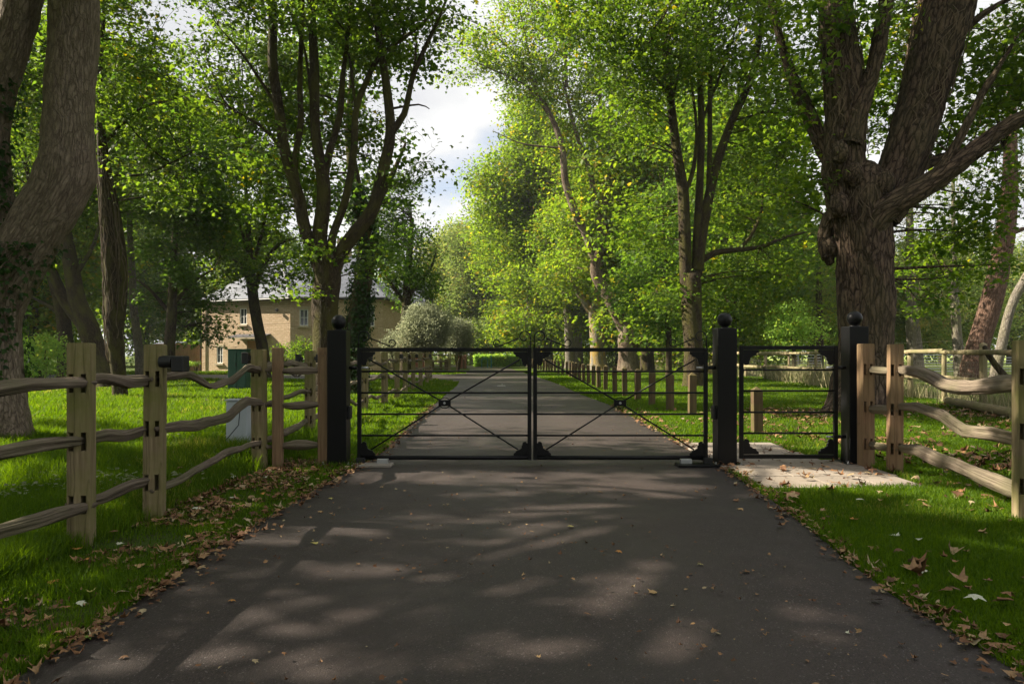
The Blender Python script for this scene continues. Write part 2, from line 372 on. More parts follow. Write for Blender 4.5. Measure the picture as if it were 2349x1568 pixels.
col = n.mix(n.math('MULTIPLY', n.ramp(n.math('ADD', tr, n.math('MULTIPLY', n.math('SUBTRACT', lg, .5), .6)), [(0.0, 1.0), (.45, 0.0)]), .28), col, (.058, .042, .037))
edge = n.ramp(n.math('SUBTRACT', n.math('ADD', n.math('ABSOLUTE', n.math('SUBTRACT', sx.outputs['X'], .12)), n.math('MULTIPLY', n.math('SUBTRACT', st, .5), .7)), 1.4), [(.0, 0.0), (1.0, 1.0)])
col = n.mix(n.math('MULTIPLY', edge, .55), col, (.022, .017, .012))
h = n.math('ADD', n.math('MULTIPLY', n.math('SUBTRACT', 1.0, agd), .8), n.math('MULTIPLY', fn, .4))
road_mat = n.pbr(col, n.ramp(lg, [(.3, .52), (.7, .70)]), .4, n.bump(h, .55, .004))
ys = list(np.arange(-8, 30, .12)) + list(np.arange(30, 81, 1.0))
rb = MB(); vs = []; fs = []
for i, y in enumerate(ys):
    jl = (fbm([[y * 2.2, 3, 1]], 3)[0] - .5) * .12; jr = (fbm([[y * 2.2, 9, 4]], 3)[0] - .5) * .12
    hump = .07 * math.exp(-((y - 25.8) / .7) ** 2)
    L, Rr = EL(y) + jl, ER(y) + jr
    for t in np.linspace(0, 1, 7): vs.append((L + (Rr - L) * t, y, .008 + hump * min(1, 4 * t * (1 - t) * 1.5)))
for i in range(len(ys) - 1):
    for k in range(6): fs.append((i * 7 + k, i * 7 + k + 1, (i + 1) * 7 + k + 1, (i + 1) * 7 + k))
rb.add(vs, fs); rd = rb.build('road', road_mat, smooth=True); tag(rd, kind='structure')
sb = MB(); pl = []
for t in np.linspace(0, 1, 8): a = t * math.pi / 2; pl.append((EL(31) - 2.8 + 2.8 * math.cos(-math.pi / 2 + 0) * 0 + 2.8 * math.sin(math.pi / 2 * (1 - t)) * 1.0, 32.0 - 2.6 + 2.6 * math.cos(math.pi / 2 * (1 - t)) if False else 32.0 - 2.6 * (1 - math.cos(a)) ** 1.0 * 1.0))
near = [(-60, 34.0)] + [(-60 + 0, 34.0)][:0] + [(-12, 32.8), (-6.5, 32.2), (-4.6, 31.7), (-3.6, 31.0), (-2.9, 29.9), (-2.45, 28.3), (-2.2, 26.8), (-1.9, 26.8), (-1.9, 44.8), (-2.9, 44.8), (-3.2, 43.2), (-3.9, 41.8), (-5.2, 40.9), (-8, 40.4), (-60, 41.5)]
sb.add([(x, y, .004) for x, y in near], [tuple(range(len(near)))]); tag(sb.build('side_road', road_mat), kind='structure')
# white triangle on the road hump
wm = mat_plain('road_paint', (.62, .60, .56), .7, .2, 0, .3)
tb = MB(); tb.add([(-.55, 25.25, .055), (-.22, 25.25, .055), (-.36, 26.1, .083)], [(0, 1, 2)])
tag(tb.build('road_marking', wm), kind='structure')

# stone slabs under the pedestrian gate
n = NT('sandstone_slab'); v = n.coord('World'); rnd = n.n('ShaderNodeNewGeometry').outputs['Random Per Island']
a = n.noise(v, 3, 5, .6); b2 = n.noise(v, 40, 4, .7)
col = n.mix(n.ramp(a, [(.3, 0.0), (.7, 1.0)]), (.20, .165, .125), (.285, .24, .195))
col = n.mix(n.ramp(b2, [(.3, .35), (.6, 0.0)]), col, (.16, .125, .095)); col = n.mix(n.math('MULTIPLY', rnd, .35), col, (.25, .225, .21))
slab_mat = n.pbr(col, .75, .25, n.bump(b2, .35, .004))
slabs = MB()
rows = [(6.15, 6.74), (6.75, 7.19), (7.2, 7.79), (7.8, 8.39), (8.4, 8.84), (8.85, 9.3)]
for ri, (y0, y1) in enumerate(rows):
    x = 2.2 if ri else 2.16; xe = 3.75 if y1 < 7.9 else 3.45
    if ri == 0: xe = 3.70
    if ri < 2: x = [2.26, 2.28][ri]
    ws = [.6, .44, .75, .5, .6][ri % 3:] + [.6, .5, .9]
    for w in ws:
        if x > xe - .1: break
        x1 = min(x + w, xe); slabs.box(((x + x1) / 2, (y0 + y1) / 2, .01), (x1 - x - .012, y1 - y0 - .012, .03), rx=R.uniform(-.002, .002)); x = x1
tag(slabs.build('paving', slab_mat, bevel=.004), kind='structure')

# ------------------------------------------------------------------ leaves
MAPLE = np.array([(0, 0.0), (.12, -.03)] + [(r * math.cos(rad(a)) * .95, .42 + r * math.sin(rad(a)) * .62) for a, r in
        ((-38, .62), (-8, .48), (12, .56), (33, .95), (62, .46), (74, .62), (90, .95), (106, .62), (118, .46), (147, .95), (168, .56), (188, .48), (218, .62))] + [(-.12, -.03)])
def tmpl(kind):
    if kind == 'maple':
        p = np.array([(0, .38)] + [tuple(x) for x in MAPLE[1:]]); v = np.column_stack([p, -.16 * np.abs(p[:, 0]) ** 1.5 - .22 * (p[:, 1] - .4) ** 2])
        m = len(p) - 1; f = np.array([(0, 1 + i, 1 + (i + 1) % m) for i in range(m)]); return v, f
    if kind == 'lobe':
        v = np.array([(0, 0, 0), (.50, .30, -.10), (.27, .50, .02), (.0, 1.0, -.12), (-.27, .50, .02), (-.50, .30, -.10)])
        return v, np.array([(0, 1, 2), (0, 2, 3), (0, 3, 4), (0, 4, 5)])
    if kind == 'oval':
        v = np.array([(0, 0, 0), (.36, .45, .10), (0, 1, -.08), (-.36, .45, .10)]); return v, np.array([(0, 1, 2), (0, 2, 3)])
    if kind == 'needle':
        v = np.array([(0, 0, 0), (.10, .5, .03), (0, 1, -.1), (-.10, .5, .03)]); return v, np.array([(0, 1, 2), (0, 2, 3)])
def rots(n, rng, tilt=.9, droop=.25):
    yaw = rng.uniform(0, 2 * math.pi, n); tx = rng.normal(0, tilt * .6, n) - droop; ty = rng.normal(0, tilt * .6, n)
    cy, sy = np.cos(yaw), np.sin(yaw); cx, sx = np.cos(tx), np.sin(tx); cz, sz = np.cos(ty), np.sin(ty)
    Rz = np.zeros((n, 3, 3)); Rz[:, 0, 0] = cy; Rz[:, 0, 1] = -sy; Rz[:, 1, 0] = sy; Rz[:, 1, 1] = cy; Rz[:, 2, 2] = 1
    Rx = np.zeros((n, 3, 3)); Rx[:, 0, 0] = 1; Rx[:, 1, 1] = cx; Rx[:, 1, 2] = -sx; Rx[:, 2, 1] = sx; Rx[:, 2, 2] = cx
    Ry = np.zeros((n, 3, 3)); Ry[:, 1, 1] = 1; Ry[:, 0, 0] = cz; Ry[:, 0, 2] = sz; Ry[:, 2, 0] = -sz; Ry[:, 2, 2] = cz
    return Rz @ Rx @ Ry
def leaf_geo(pos, size, kind, rng, tilt=.9, droop=.25, Rm=None):
    tv, tf = tmpl(kind); n = len(pos); Rm = rots(n, rng, tilt, droop) if Rm is None else Rm
    V = np.einsum('nij,kj->nki', Rm, tv) * size[:, None, None] + pos[:, None]
    Fc = (tf[None] + (np.arange(n) * len(tv))[:, None, None]).reshape(-1, 3)
    return V.reshape(-1, 3), Fc

def twig_geo(p0, p1, r0, r1, rng, bend=.15, seg=5):
    n = len(p0); t = np.linspace(0, 1, seg)[None, :, None]; d = p1 - p0; L = np.linalg.norm(d, axis=1)
    mid = (p0 + p1) / 2 + rng.normal(0, 1, (n, 3)) * (L * bend)[:, None] + np.array([0, 0, 1]) * (L * .12)[:, None]
    c = (1 - t) ** 2 * p0[:, None] + 2 * t * (1 - t) * mid[:, None] + t ** 2 * p1[:, None]
    tn = d / (L[:, None] + 1e-9); a = np.cross(tn, np.array([.3, .2, 1.0])); a /= np.linalg.norm(a, axis=1)[:, None] + 1e-9; b = np.cross(tn, a)
    rr = np.asarray(r0)[:, None] * (1 - t[0, :, 0])[None] + np.asarray(r1)[:, None] * t[0, :, 0][None]
    k = 4; an = np.arange(k) * 2 * math.pi / k
    V = c[:, :, None] + (a[:, None, None] * np.cos(an)[None, None, :, None] + b[:, None, None] * np.sin(an)[None, None, :, None]) * rr[:, :, None, None]
    s, q = np.meshgrid(np.arange(seg - 1), np.arange(k), indexing='ij'); q2 = (q + 1) % k
    f = np.stack([s * k + q, s * k + q2, (s + 1) * k + q2, (s + 1) * k + q], -1).reshape(-1, 4)
    Fc = (f[None] + (np.arange(n) * seg * k)[:, None, None]).reshape(-1, 4)
    return V.reshape(-1, 3), Fc, c

def nearest(src, dst):
    """for every dst a source point, preferring ones nearer the ground than dst"""
    out = np.zeros(len(dst), int)
    for i in range(0, len(dst), 400):
        d = dst[i:i + 400]; q = np.linalg.norm(d[:, None] - src[None], axis=2) + np.maximum(0, src[None, :, 2] - d[:, None, 2] + .2) * 1.5
        out[i:i + 400] = q.argmin(1)
    return out

LM = 2.3
# places on the ground (and on walls) where the canopy leaves a gap for the sun
SUNGAPS = []
def sun_gap(x, y, z, r): SUNGAPS.append((np.array([x, y, z], float), r))
_S = np.array(SD)
def in_gap(p):
    m = np.zeros(len(p), bool)
    for c, r in SUNGAPS:
        d = p - c; t = d @ _S; q = np.linalg.norm(d - t[:, None] * _S, axis=1); m |= (q < (r if r < .3 else r * (.6 + .8 * noise3(p * .9)))) & (t > 0)
    return m

def make_crown(blobs, leafsize, kind, rng, lpc=40, layers=3.0, cs=.42, limbs=None, tilt=.9, droop=.25, gaps=True, br=1.0, flat=.45, seen=None):
    """blobs: list of (center(3), radii(3)[, layers]); returns leaf V,F and branch V,F"""
    cl = []; layers = layers * LM
    for b in blobs:
        c, r = np.array(b[0], float), np.array(b[1], float); ly = layers * (b[2] if len(b) > 2 else 1.0)
        nl = ly * math.pi * r[0] * r[2] / (.42 * leafsize ** 2); nc = max(3, int(nl / lpc))
        d = rng.normal(0, 1, (nc, 3)); d /= np.linalg.norm(d, axis=1)[:, None]
        u = rng.uniform(.12, 1, nc) ** (1 / 2.4)
        wob = .72 + .56 * noise3(d * 1.9 + c * .3)
        cl.append(c + d * (u * wob)[:, None] * r)
    cl = np.vstack(cl)
    if gaps and SUNGAPS: cl = cl[~in_gap(cl)]
    cl = cl[cl[:, 2] > .5]
    nn = (lpc * rng.uniform(.45, 1.55, len(cl))).astype(int); sz = cs * rng.uniform(.6, 1.5, len(cl))
    rep = np.repeat(np.arange(len(cl)), nn)
    off = np.clip(rng.normal(0, 1, (len(rep), 3)), -1.7, 1.7) * np.array([1, 1, flat]) * sz[rep][:, None]
    # tilt each spray outwards and down a little
    off[:, 2] -= .18 * np.linalg.norm(off[:, :2], axis=1)
    pos = cl[rep] + off
    keep = pos[:, 2] > .15
    if gaps and SUNGAPS: keep &= ~in_gap(pos)
    pos = pos[keep]; rep = rep[keep]
    size = leafsize * rng.uniform(.5, 1.4, len(pos))
    Rc = rots(len(cl), rng, tilt * .85, 0)[rep]; Rm = Rc @ rots(len(pos), rng, tilt * .55, droop)
    LV, LF = leaf_geo(pos, size, kind, rng, Rm=Rm)
    BV = BF = None
    if limbs is not None and len(cl):
        src = limbs; m = min(len(cl), max(4, len(cl) // 7)); sel = rng.choice(len(cl), m, replace=False); tgt = cl[sel]
        i0 = nearest(src, tgt); L = np.linalg.norm(tgt - src[i0], axis=1)
        v1, f1, cv = twig_geo(src[i0], tgt, np.clip(L * .012, .012, .07) * br, np.full(m, .008) * br, rng, .12, 7)
        src2 = np.vstack([src, cv[:, 1:].reshape(-1, 3)]); i1 = nearest(src2, cl)
        L = np.linalg.norm(cl - src2[i1], axis=1)
        v2, f2, cv2 = twig_geo(src2[i1], cl, np.clip(L * .009, .005, .03) * br, np.full(len(cl), .004) * br, rng, .15, 5)
        e = cl + rng.normal(0, 1, cl.shape) * np.array([1, 1, .4]) * sz[:, None]; e2 = cl + rng.normal(0, 1, cl.shape) * np.array([1, 1, .4]) * sz[:, None]
        v3, f3, _ = twig_geo(cl, e, np.full(len(cl), .005) * br, np.full(len(cl), .002) * br, rng, .1, 3)
        v4, f4, _ = twig_geo(cl, e2, np.full(len(cl), .005) * br, np.full(len(cl), .002) * br, rng, .1, 3)
        Vs = [v1, v2, v3, v4]; Fs = [f1, f2, f3, f4]; o = 0
        for q in range(4): Fs[q] = Fs[q] + o; o += len(Vs[q])
        BV = np.vstack(Vs); BF = np.vstack(Fs)
    return LV, LF, BV, BF

def px_limbs(limbs, Y0):
    """limbs: lists of (px, py, radius_m[, dY])"""
    out = []
    for l in limbs:
        out.append([tuple(P(q[0], q[1], Y0 + (q[3] if len(q) > 3 else 0))) + (q[2] / math.sqrt(1 + ((q[0] - CX) / F) ** 2),) for q in l])   # a trunk seen off axis looks wider
    return out
def px_blobs(bl, Y0):
    """(px, py, rx_px, ry_px, depth radius m, dY[, layers])"""
    out = []
    for b in bl:
        Y = Y0 + b[5]; k = Y / F
        out.append((P(b[0], b[1], Y), (b[2] * k, b[4], b[3] * k)) + ((b[6],) if len(b) > 6 else ()))
    return out

def tree(name, label, cat, limbs, blobs, leafm, barkm, leafsize=.15, kind='lobe', layers=3.0, lpc=40, cs=.42, seed=1, n=14, step=.3,
         amp=.08, bump=0.0, group=None, big=1, tilt=.9, droop=.25, gaps=True, br=1.0, flat=.45, flare=True):
    rng = np.random.RandomState(seed); base = np.array(limbs[0][0][:3]); base[2] = 0
    if flare:
        l0 = [list(q) for q in limbs[0]]; r = l0[0][3]
        l0 = [[l0[0][0], l0[0][1], -.15, r * 1.35], [l0[0][0], l0[0][1], r * .35, r * 1.02]] + [q for q in l0[1:] if q[2] > r * .8]
        limbs = [[tuple(q) for q in l0]] + limbs[1:]
    t = thing(name, label, cat, base, group)
    Vs, Q, T, A, C = [], [], [], [], []; o = 0
    for i, l in enumerate(limbs):
        nn = n if i < big else max(8, n // 2) if l[0][3] > .08 else 7
        if bump and i >= big: nn = max(nn, 20)
        V, fq, ft, bk, c = bark_tube(l, nn, step if i < big else max(step, .15) if bump else step, amp, seed * 3.1 + i * 1.7, bump if l[0][3] > .12 else 0)
        Vs.append(V); Q.append(fq + o); T.append(ft + o); A.append(bk); C.append(c[:, :3] if i else c[len(c) // 2:, :3]); o += len(V)
    V = np.vstack(Vs); C = np.vstack(C)
    BV = None
    if blobs:
        LV, LF, BV, BF = make_crown(blobs, leafsize, kind, rng, lpc, layers, cs, C, tilt, droop, gaps, br, flat)
        me = fast_mesh('crown', LV - base, LF); link_mesh('crown', me, M[leafm], t)
    me = fast_mesh('trunk', V - base, [np.vstack(Q), np.vstack(T)], {'bk': np.vstack(A)}); link_mesh('trunk', me, M[barkm], t, smooth=True)
    if BV is not None:
        me = fast_mesh('branches', BV - base, BF, {'bk': BV * np.array([1, 1, .3])}); link_mesh('branches', me, M[barkm], t, smooth=True)
    return t

def ivy_on(t, pts4, n, size, seed, spread=.06, lo=0.0):
    rng = np.random.RandomState(seed); c = catmull(pts4, .1); i = rng.randint(0, len(c) - 1, n); an = rng.uniform(0, 2 * math.pi, n)
    d = np.column_stack([np.cos(an), np.sin(an), np.zeros(n)])
    keep = noise3(np.column_stack([np.cos(an) * 1.6, np.sin(an) * 1.6, c[i, 2] * 1.2]) + seed) > .36
    pos = c[i, :3] + d * (c[i, 3] + np.abs(rng.normal(.02, spread, n)))[:, None] + rng.normal(0, .03, (n, 3)); pos, d = pos[keep], d[keep]
    m = len(pos); nz_ = d + np.array([0, 0, .5]) + rng.normal(0, .4, (m, 3)); nz_ /= np.linalg.norm(nz_, axis=1)[:, None]
    yv = np.array([0, 0, -1.0]) + rng.normal(0, .5, (m, 3)); yv -= nz_ * (yv * nz_).sum(1)[:, None]; yv /= np.linalg.norm(yv, axis=1)[:, None]
    xv = np.cross(yv, nz_); Rm = np.stack([xv, yv, nz_], -1)
    V, Fc = leaf_geo(pos, size * rng.uniform(.6, 1.3, m), 'lobe', rng, Rm=Rm)
    link_mesh('ivy', fast_mesh('ivy', V - np.array(t.location), Fc), M['ivy'], t)
def vines_on(t, pts4, n, seed, r=.012, wander=.6):
    rng = np.random.RandomState(seed); c = catmull(pts4, .12); mb = MB()
    for k in range(n):
        a = rng.uniform(math.pi * .95, math.pi * 2.05); i0 = rng.randint(0, max(1, len(c) - 12)); L = rng.randint(8, min(40, len(c) - i0) + 1) if len(c) - i0 > 9 else len(c) - i0
        pts = []
        for j in range(i0, min(i0 + L, len(c))):
            a += rng.normal(0, .12) * wander; rr = c[j, 3] * 1.05 + .015 + rng.uniform(-.01, .02)
            pts.append((c[j, 0] + rr * math.cos(a), c[j, 1] + rr * math.sin(a), c[j, 2] + rng.normal(0, .01)))
        if len(pts) > 2: mb.tube(pts, [r * rng.uniform(.7, 1.2) * (1 - .6 * q / len(pts)) for q in range(len(pts))], 5)
    # loose hanging ends
    mb.build('vine', M['vine'], t, smooth=True)

# ------------------------------------------------------------------ gaps in the canopy: (x, y, z, radius) of sunlit patches
for g_ in [(-4.2, 6.2, 0, .5), (-3.8, 8.6, 0, .5), (-5.5, 9.4, 0, .6), (-2.4, 4.9, 0, .25), (-2.3, 3.3, 0, .16), (2.8, 6.45, 0, .35), (3.4, 6.5, 0, .3), (3.0, 4.3, 0, .25), (3.6, 4.2, 0, .25),
           (0, 30, 0, 1.0), (-2, 36, 0, 2.2), (-15.2, 45.9, 1.9, 1.2), (-18, 47.2, 3.5, 1.5), (-2, 50, 0, 3.0), (6, 45, 0, 3.5), (-19, 28, 1, 2.5), (-24, 31, 1, 3), (-12, 35, 0, 2.5), (4, 56, 4, 4), (8, 47, 8, 4), (-5, 40, 1.6, 2.2), (-3, 44, 1.3, 1.6)]: sun_gap(*g_)
_rl = np.random.RandomState(31)
for _ in range(64):
    yy = _rl.uniform(7, 34); sun_gap(_rl.uniform(-4 - yy * .35, -2.8), yy, 0, _rl.uniform(.15, .55) * (1 + yy / 30))
for _ in range(70):
    yy = _rl.uniform(8, 40); sun_gap(_rl.uniform(2.6, 9), yy, 0, _rl.uniform(.12, .4) * (1 + yy / 25))
for px_, py_, hw in [(1240, 1092, 400), (900, 1086, 70), (1040, 1192, 50), (1400, 1168, 170), (1560, 1205, 90), (1250, 1182, 60), (1450, 1245, 110), (1330, 1215, 90), (640, 1300, 60), (850, 1310, 70), (1060, 1350, 120), (790, 1390, 60), (960, 1425, 90),
        (1250, 1480, 200), (1500, 1500, 120), (1000, 1530, 120), (1420, 1395, 50), (1700, 1270, 50), (820, 1215, 40), (1620, 1140, 60), (1150, 1135, 60), (1300, 1110, 200), (1500, 1120, 120), (1000, 1105, 120), (1720, 1330, 60), (1850, 1480, 70), (1380, 1290, 70), (1500, 1340, 60), (1250, 1245, 60), (1600, 1300, 50), (560, 1540, 60), (300, 1530, 60), (1650, 1440, 60), (660, 1235, 35), (1780, 1400, 40), (560, 1450, 50)]:
    g0 = G(px_, py_); hw = hw / F * g0[1]; k_ = max(1, int(hw / .14))
    for j in range(-k_, k_ + 1): sun_gap(g0[0] + hw * j / k_, g0[1] + .05 * math.sin(j * 2.1 + px_), 0, .135 + .045 * math.sin(j * 1.3 + py_))
_rg = np.random.RandomState(21)
for _ in range(40):      # small holes that let dapples down onto the drive beyond the gate
    yy = _rg.uniform(7.8, 24); xx = _rg.uniform(-2, 2.4); rr_ = _rg.uniform(.06, .13)
    for j in range(_rg.randint(1, 6)): sun_gap(xx + j * .22, yy, 0, rr_)
for _ in range(60): sun_gap(_rg.uniform(2.2, 6), _rg.uniform(3, 14), 0, _rg.uniform(.12, .34))
for _ in range(16): sun_gap(_rg.uniform(-3, -1.9), _rg.uniform(2.8, 7.5), 0, _rg.uniform(.08, .2))
# ------------------------------------------------------------------ gates and gate posts
YG = 7.55
def gx(px, Y=YG): return (px - CX) / F * Y
def gz(py, Y=YG): return H - (py - HY) / F * Y
def z6(x, y): return ((800 + x / 2.349) / 1.0898, (760 + y / 2.349) / 1.0898)
BR = [(0, 0), (1.0, 0), (1.0, .16), (.86, .24), (.84, .34), (.62, .40), (.56, .46), (.44, .52), (.42, .70), (.36, .76), (.38, .88), (.30, .96), (.24, 1.0), (.10, 1.0), (.06, .9), (0, .9)]
def bracket(cx, cz, sx, sz, parent, size=.165, Y=YG):
    poly = [(cx + sx * x * size, cz + sz * z * size) for x, z in BR]
    if sx * sz < 0: poly = poly[::-1]
    mb = MB().prism(poly, Y - .012, Y + .012); mb.build('corner_bracket', M['black'], parent, bevel=.002)
def spiral(c, r0, r1, a0, a1, n=26, Y=YG):
    return [(c[0] + (r0 + (r1 - r0) * t) * math.cos(a0 + (a1 - a0) * t), Y, c[1] + (r0 + (r1 - r0) * t) * math.sin(a0 + (a1 - a0) * t)) for t in np.linspace(0, 1, n)]
def scroll(xe, zt, s, parent, tall=1.0):
    """wrought scroll above the top rail; xe outer edge, s=+1 runs to +x"""
    r = .062 * tall; c = (xe + s * r, zt + .175 * tall - r)
    pts = [(xe, YG, zt), (xe, YG, zt + .05), (xe, YG, c[1])]
    A = [math.pi - s * 0 - k for k in np.linspace(0, math.pi * 1.75, 26)]
    sp = []
    for k, a in enumerate(A):
        rr = r * (1 - .55 * max(0, (k - 9) / 16)); sp.append((c[0] - s * rr * math.cos(math.pi - a) * -1 * -1 if False else c[0] + s * rr * math.cos(a), YG, c[1] + rr * math.sin(a)))
    m = MB().tube(pts[:2] + sp, .0065, 6)
    x1, z1 = c[0] + s * (r + .004), c[1] - .012; x2, z2 = xe + s * .345, zt + .012
    m.tube([(x1, YG, z1), (x2, YG, z2)], .0075, 6)
    c2 = (x2 + s * .012, z2 + .042); r2 = .043
    e = []
    for k, a in enumerate(np.linspace(-math.pi * .62, math.pi * 1.05, 20)): rr = r2 * (1 - .5 * max(0, (k - 6) / 13)); e.append((c2[0] + s * rr * math.cos(a), YG, c2[1] + rr * math.sin(a)))
    m.tube([(x2, YG, z2)] + e, .0065, 6)
    m.build('scroll', M['black'], parent, smooth=True)

def gate_leaf(name, label, xl, xr, hinge_left, zt, zb, zrails, wide):
    t = thing(name, label, 'gate', ((xl + xr) / 2, YG, 0), 'black estate gates' if wide else None)
    w = .042
    f = MB(); f.bx(xl, xl + w, YG - .018, YG + .018, zb, zt); f.bx(xr - w, xr, YG - .018, YG + .018, zb, zt)
    f.bx(xl + w, xr - w, YG - .016, YG + .016, zt - .043, zt - .001)
    f.build('frame', M['black'], t, bevel=.003)
    b = MB()
    if wide: b.tube([(xl + w, YG, zb + .024), (xr - w, YG, zb + .024)], .024, 14)
    else: b.bx(xl + w, xr - w, YG - .016, YG + .016, zb + .001, zb + .042)
    b.build('bottom_rail', M['black'], t, smooth=wide)
    for z in zrails: MB().tube([(xl + w, YG, z), (xr - w, YG, z)], .0105, 10).build('rail', M['black'], t, smooth=True)
    for sx, cx in ((1, xl + w), (-1, xr - w)):
        for sz, cz in ((1, zb + .047), (-1, zt - .045)): bracket(cx, cz, sx, sz, t, .15 if wide else .165)
    if wide:
        cxm, czm = (xl + xr) / 2 + (-.0), gz(924)
        for (ax, az) in ((xl + w + .085, zt - .045 - .085), (xr - w - .085, zt - .045 - .085), (xl + w + .10, zb + .047 + .06), (xr - w - .10, zb + .047 + .06)):
            d = Vector((ax - cxm, 0, az - czm)).normalized()
            MB().tube([(ax, YG + .021, az), (cxm + d.x * .058, YG + .021, czm + d.z * .058)], .0085, 8).build('brace', M['black'], t, smooth=True)
        ring = MB(); n = 32; R0 = .058
        ring.tube([(cxm + R0 * math.cos(k * 2 * math.pi / n), YG + .021, czm + R0 * math.sin(k * 2 * math.pi / n)) for k in range(n + 1)], .0045, 6)
        ro = ring.build('centre_ring', M['black'], t, smooth=True)
        MB().bx(cxm - .066, cxm + .066, YG + .005, YG + .035, czm - .032, czm + .032).build('clamp_plate', M['black'], t, bevel=.003)
        MB().tube([(cxm, YG - .004, czm), (cxm, YG + .006, czm)], .013, 12).build('bolt', M['steel'], t)
        zz = zt
        scroll(xl + .012, zz, 1, t, 1.0); scroll(xr - .012, zz, -1, t, 1.0)
    # hinges on the post side
    hx, s = (xl, -1) if hinge_left else (xr, 1)
    for z in ([gz(843)] if wide else [gz(843), gz(1001)]):
        hb = MB(); hb.tube([(hx - s * .12, YG, z), (hx + s * .02, YG, z)], .007, 8); hb.tube([(hx - s * .045, YG, z), (hx - s * .115, YG, z)], .012, 8)
        hb.build('hinge_bolt', M['steel'], t, smooth=True)
        MB().tube([(hx + s * .006, YG, z), (hx + s * .088, YG, z)], .019, 10).build('hinge', M['black'], t, smooth=True)
    return t
ZT, ZB = gz(797), gz(1054)
ZR = [gz(851.7), gz(900.5), gz(949.3), gz(998.2)]
gate_leaf('driveway_gate', 'left leaf of the wide black drive gate, hung from the leftmost gate post', gx(820), gx(1219), True, ZT, ZB, ZR, True)
gate_leaf('driveway_gate', 'right leaf of the wide black drive gate, next to the middle gate post', gx(1223), gx(1623), False, ZT, ZB, ZR, True)
gate_leaf('pedestrian_gate', 'small plain black metal gate without scrolls standing over the stone slabs', gx(1696), gx(1921), False, gz(792.5), gz(1051), [gz(848), gz(896), gz(945), gz(993)], False)

def gate_post(px, top, Yf, label):
    w = .205; x = gx(px, Yf); zt = gz(top, Yf)
    t = thing('gate_post', label, 'gate post', (x, Yf + w / 2, 0), 'black gate posts with ball finials')
    MB().bx(x - w / 2, x + w / 2, Yf, Yf + w, .012, zt).build('post', M['black'], t, bevel=.006)
    y = Yf + w / 2
    prof = [(.001, 0), (.055, 0), (.055, .006), (.034, .012), (.034, .018)]; R0 = .08
    prof += [(R0 * math.sin(a), .09 - R0 * math.cos(a)) for a in np.linspace(.42, math.pi - .02, 22)]
    MB().lathe((x, y, zt), prof, 32).build('ball_finial', M['black'], t, smooth=True)
    MB().bx(x - .17, x + .17, Yf - .07, Yf + w + .07, .012, .026).build('base_plate', M['black'], t, bevel=.003)
    for sx in (-1, 1): MB().lathe((x + sx * .135, Yf - .035, .026), [(.001, 0), (.013, 0), (.013, .012), (.006, .014), (.006, .03), (.001, .031)], 8).build('anchor_bolt', M['steel'], t)
    return t, x, y, w
t, x, y, w = gate_post(772, 757, 7.45, 'leftmost black gate post with ball finial beside the timber fence')
MB().bx(x + w / 2, x + w / 2 + .03, y - .04, y + .06, .50, .64).build('photocell', M['blackmatt'], t, bevel=.006)
t, x, y, w = gate_post(1669, 752, 7.45, 'middle black gate post with ball finial between wide gate and small gate')
MB().bx(x - w / 2 - .03, x - w / 2, y - .04, y + .06, .50, .64).build('photocell', M['blackmatt'], t, bevel=.006)
gate_post(1971, 748, 7.5, 'rightmost black gate post with ball finial in front of the huge gnarled tree')

for px, s, lb in ((860, 1, 'steel gate motor housing on the ground by the left gate post'), (1590, -1, 'low gate motor cover with leaves beside the middle gate post')):
    x = gx(px); t = thing('gate_motor', lb, 'gate motor', (x, 7.42, 0))
    MB().box((x, 7.42, .022), (.42, .20, .028)).build('cover', M['concrete'] if s > 0 else M['black'], t, bevel=.006)
    MB().box((x + s * .10, 7.47, .055), (.12, .06, .05)).build('drive_arm', M['steel'], t, bevel=.004)
    MB().box((x - s * .14, 7.48, .06), (.09, .05, .06)).build('bracket', M['blackmatt'], t, bevel=.004)
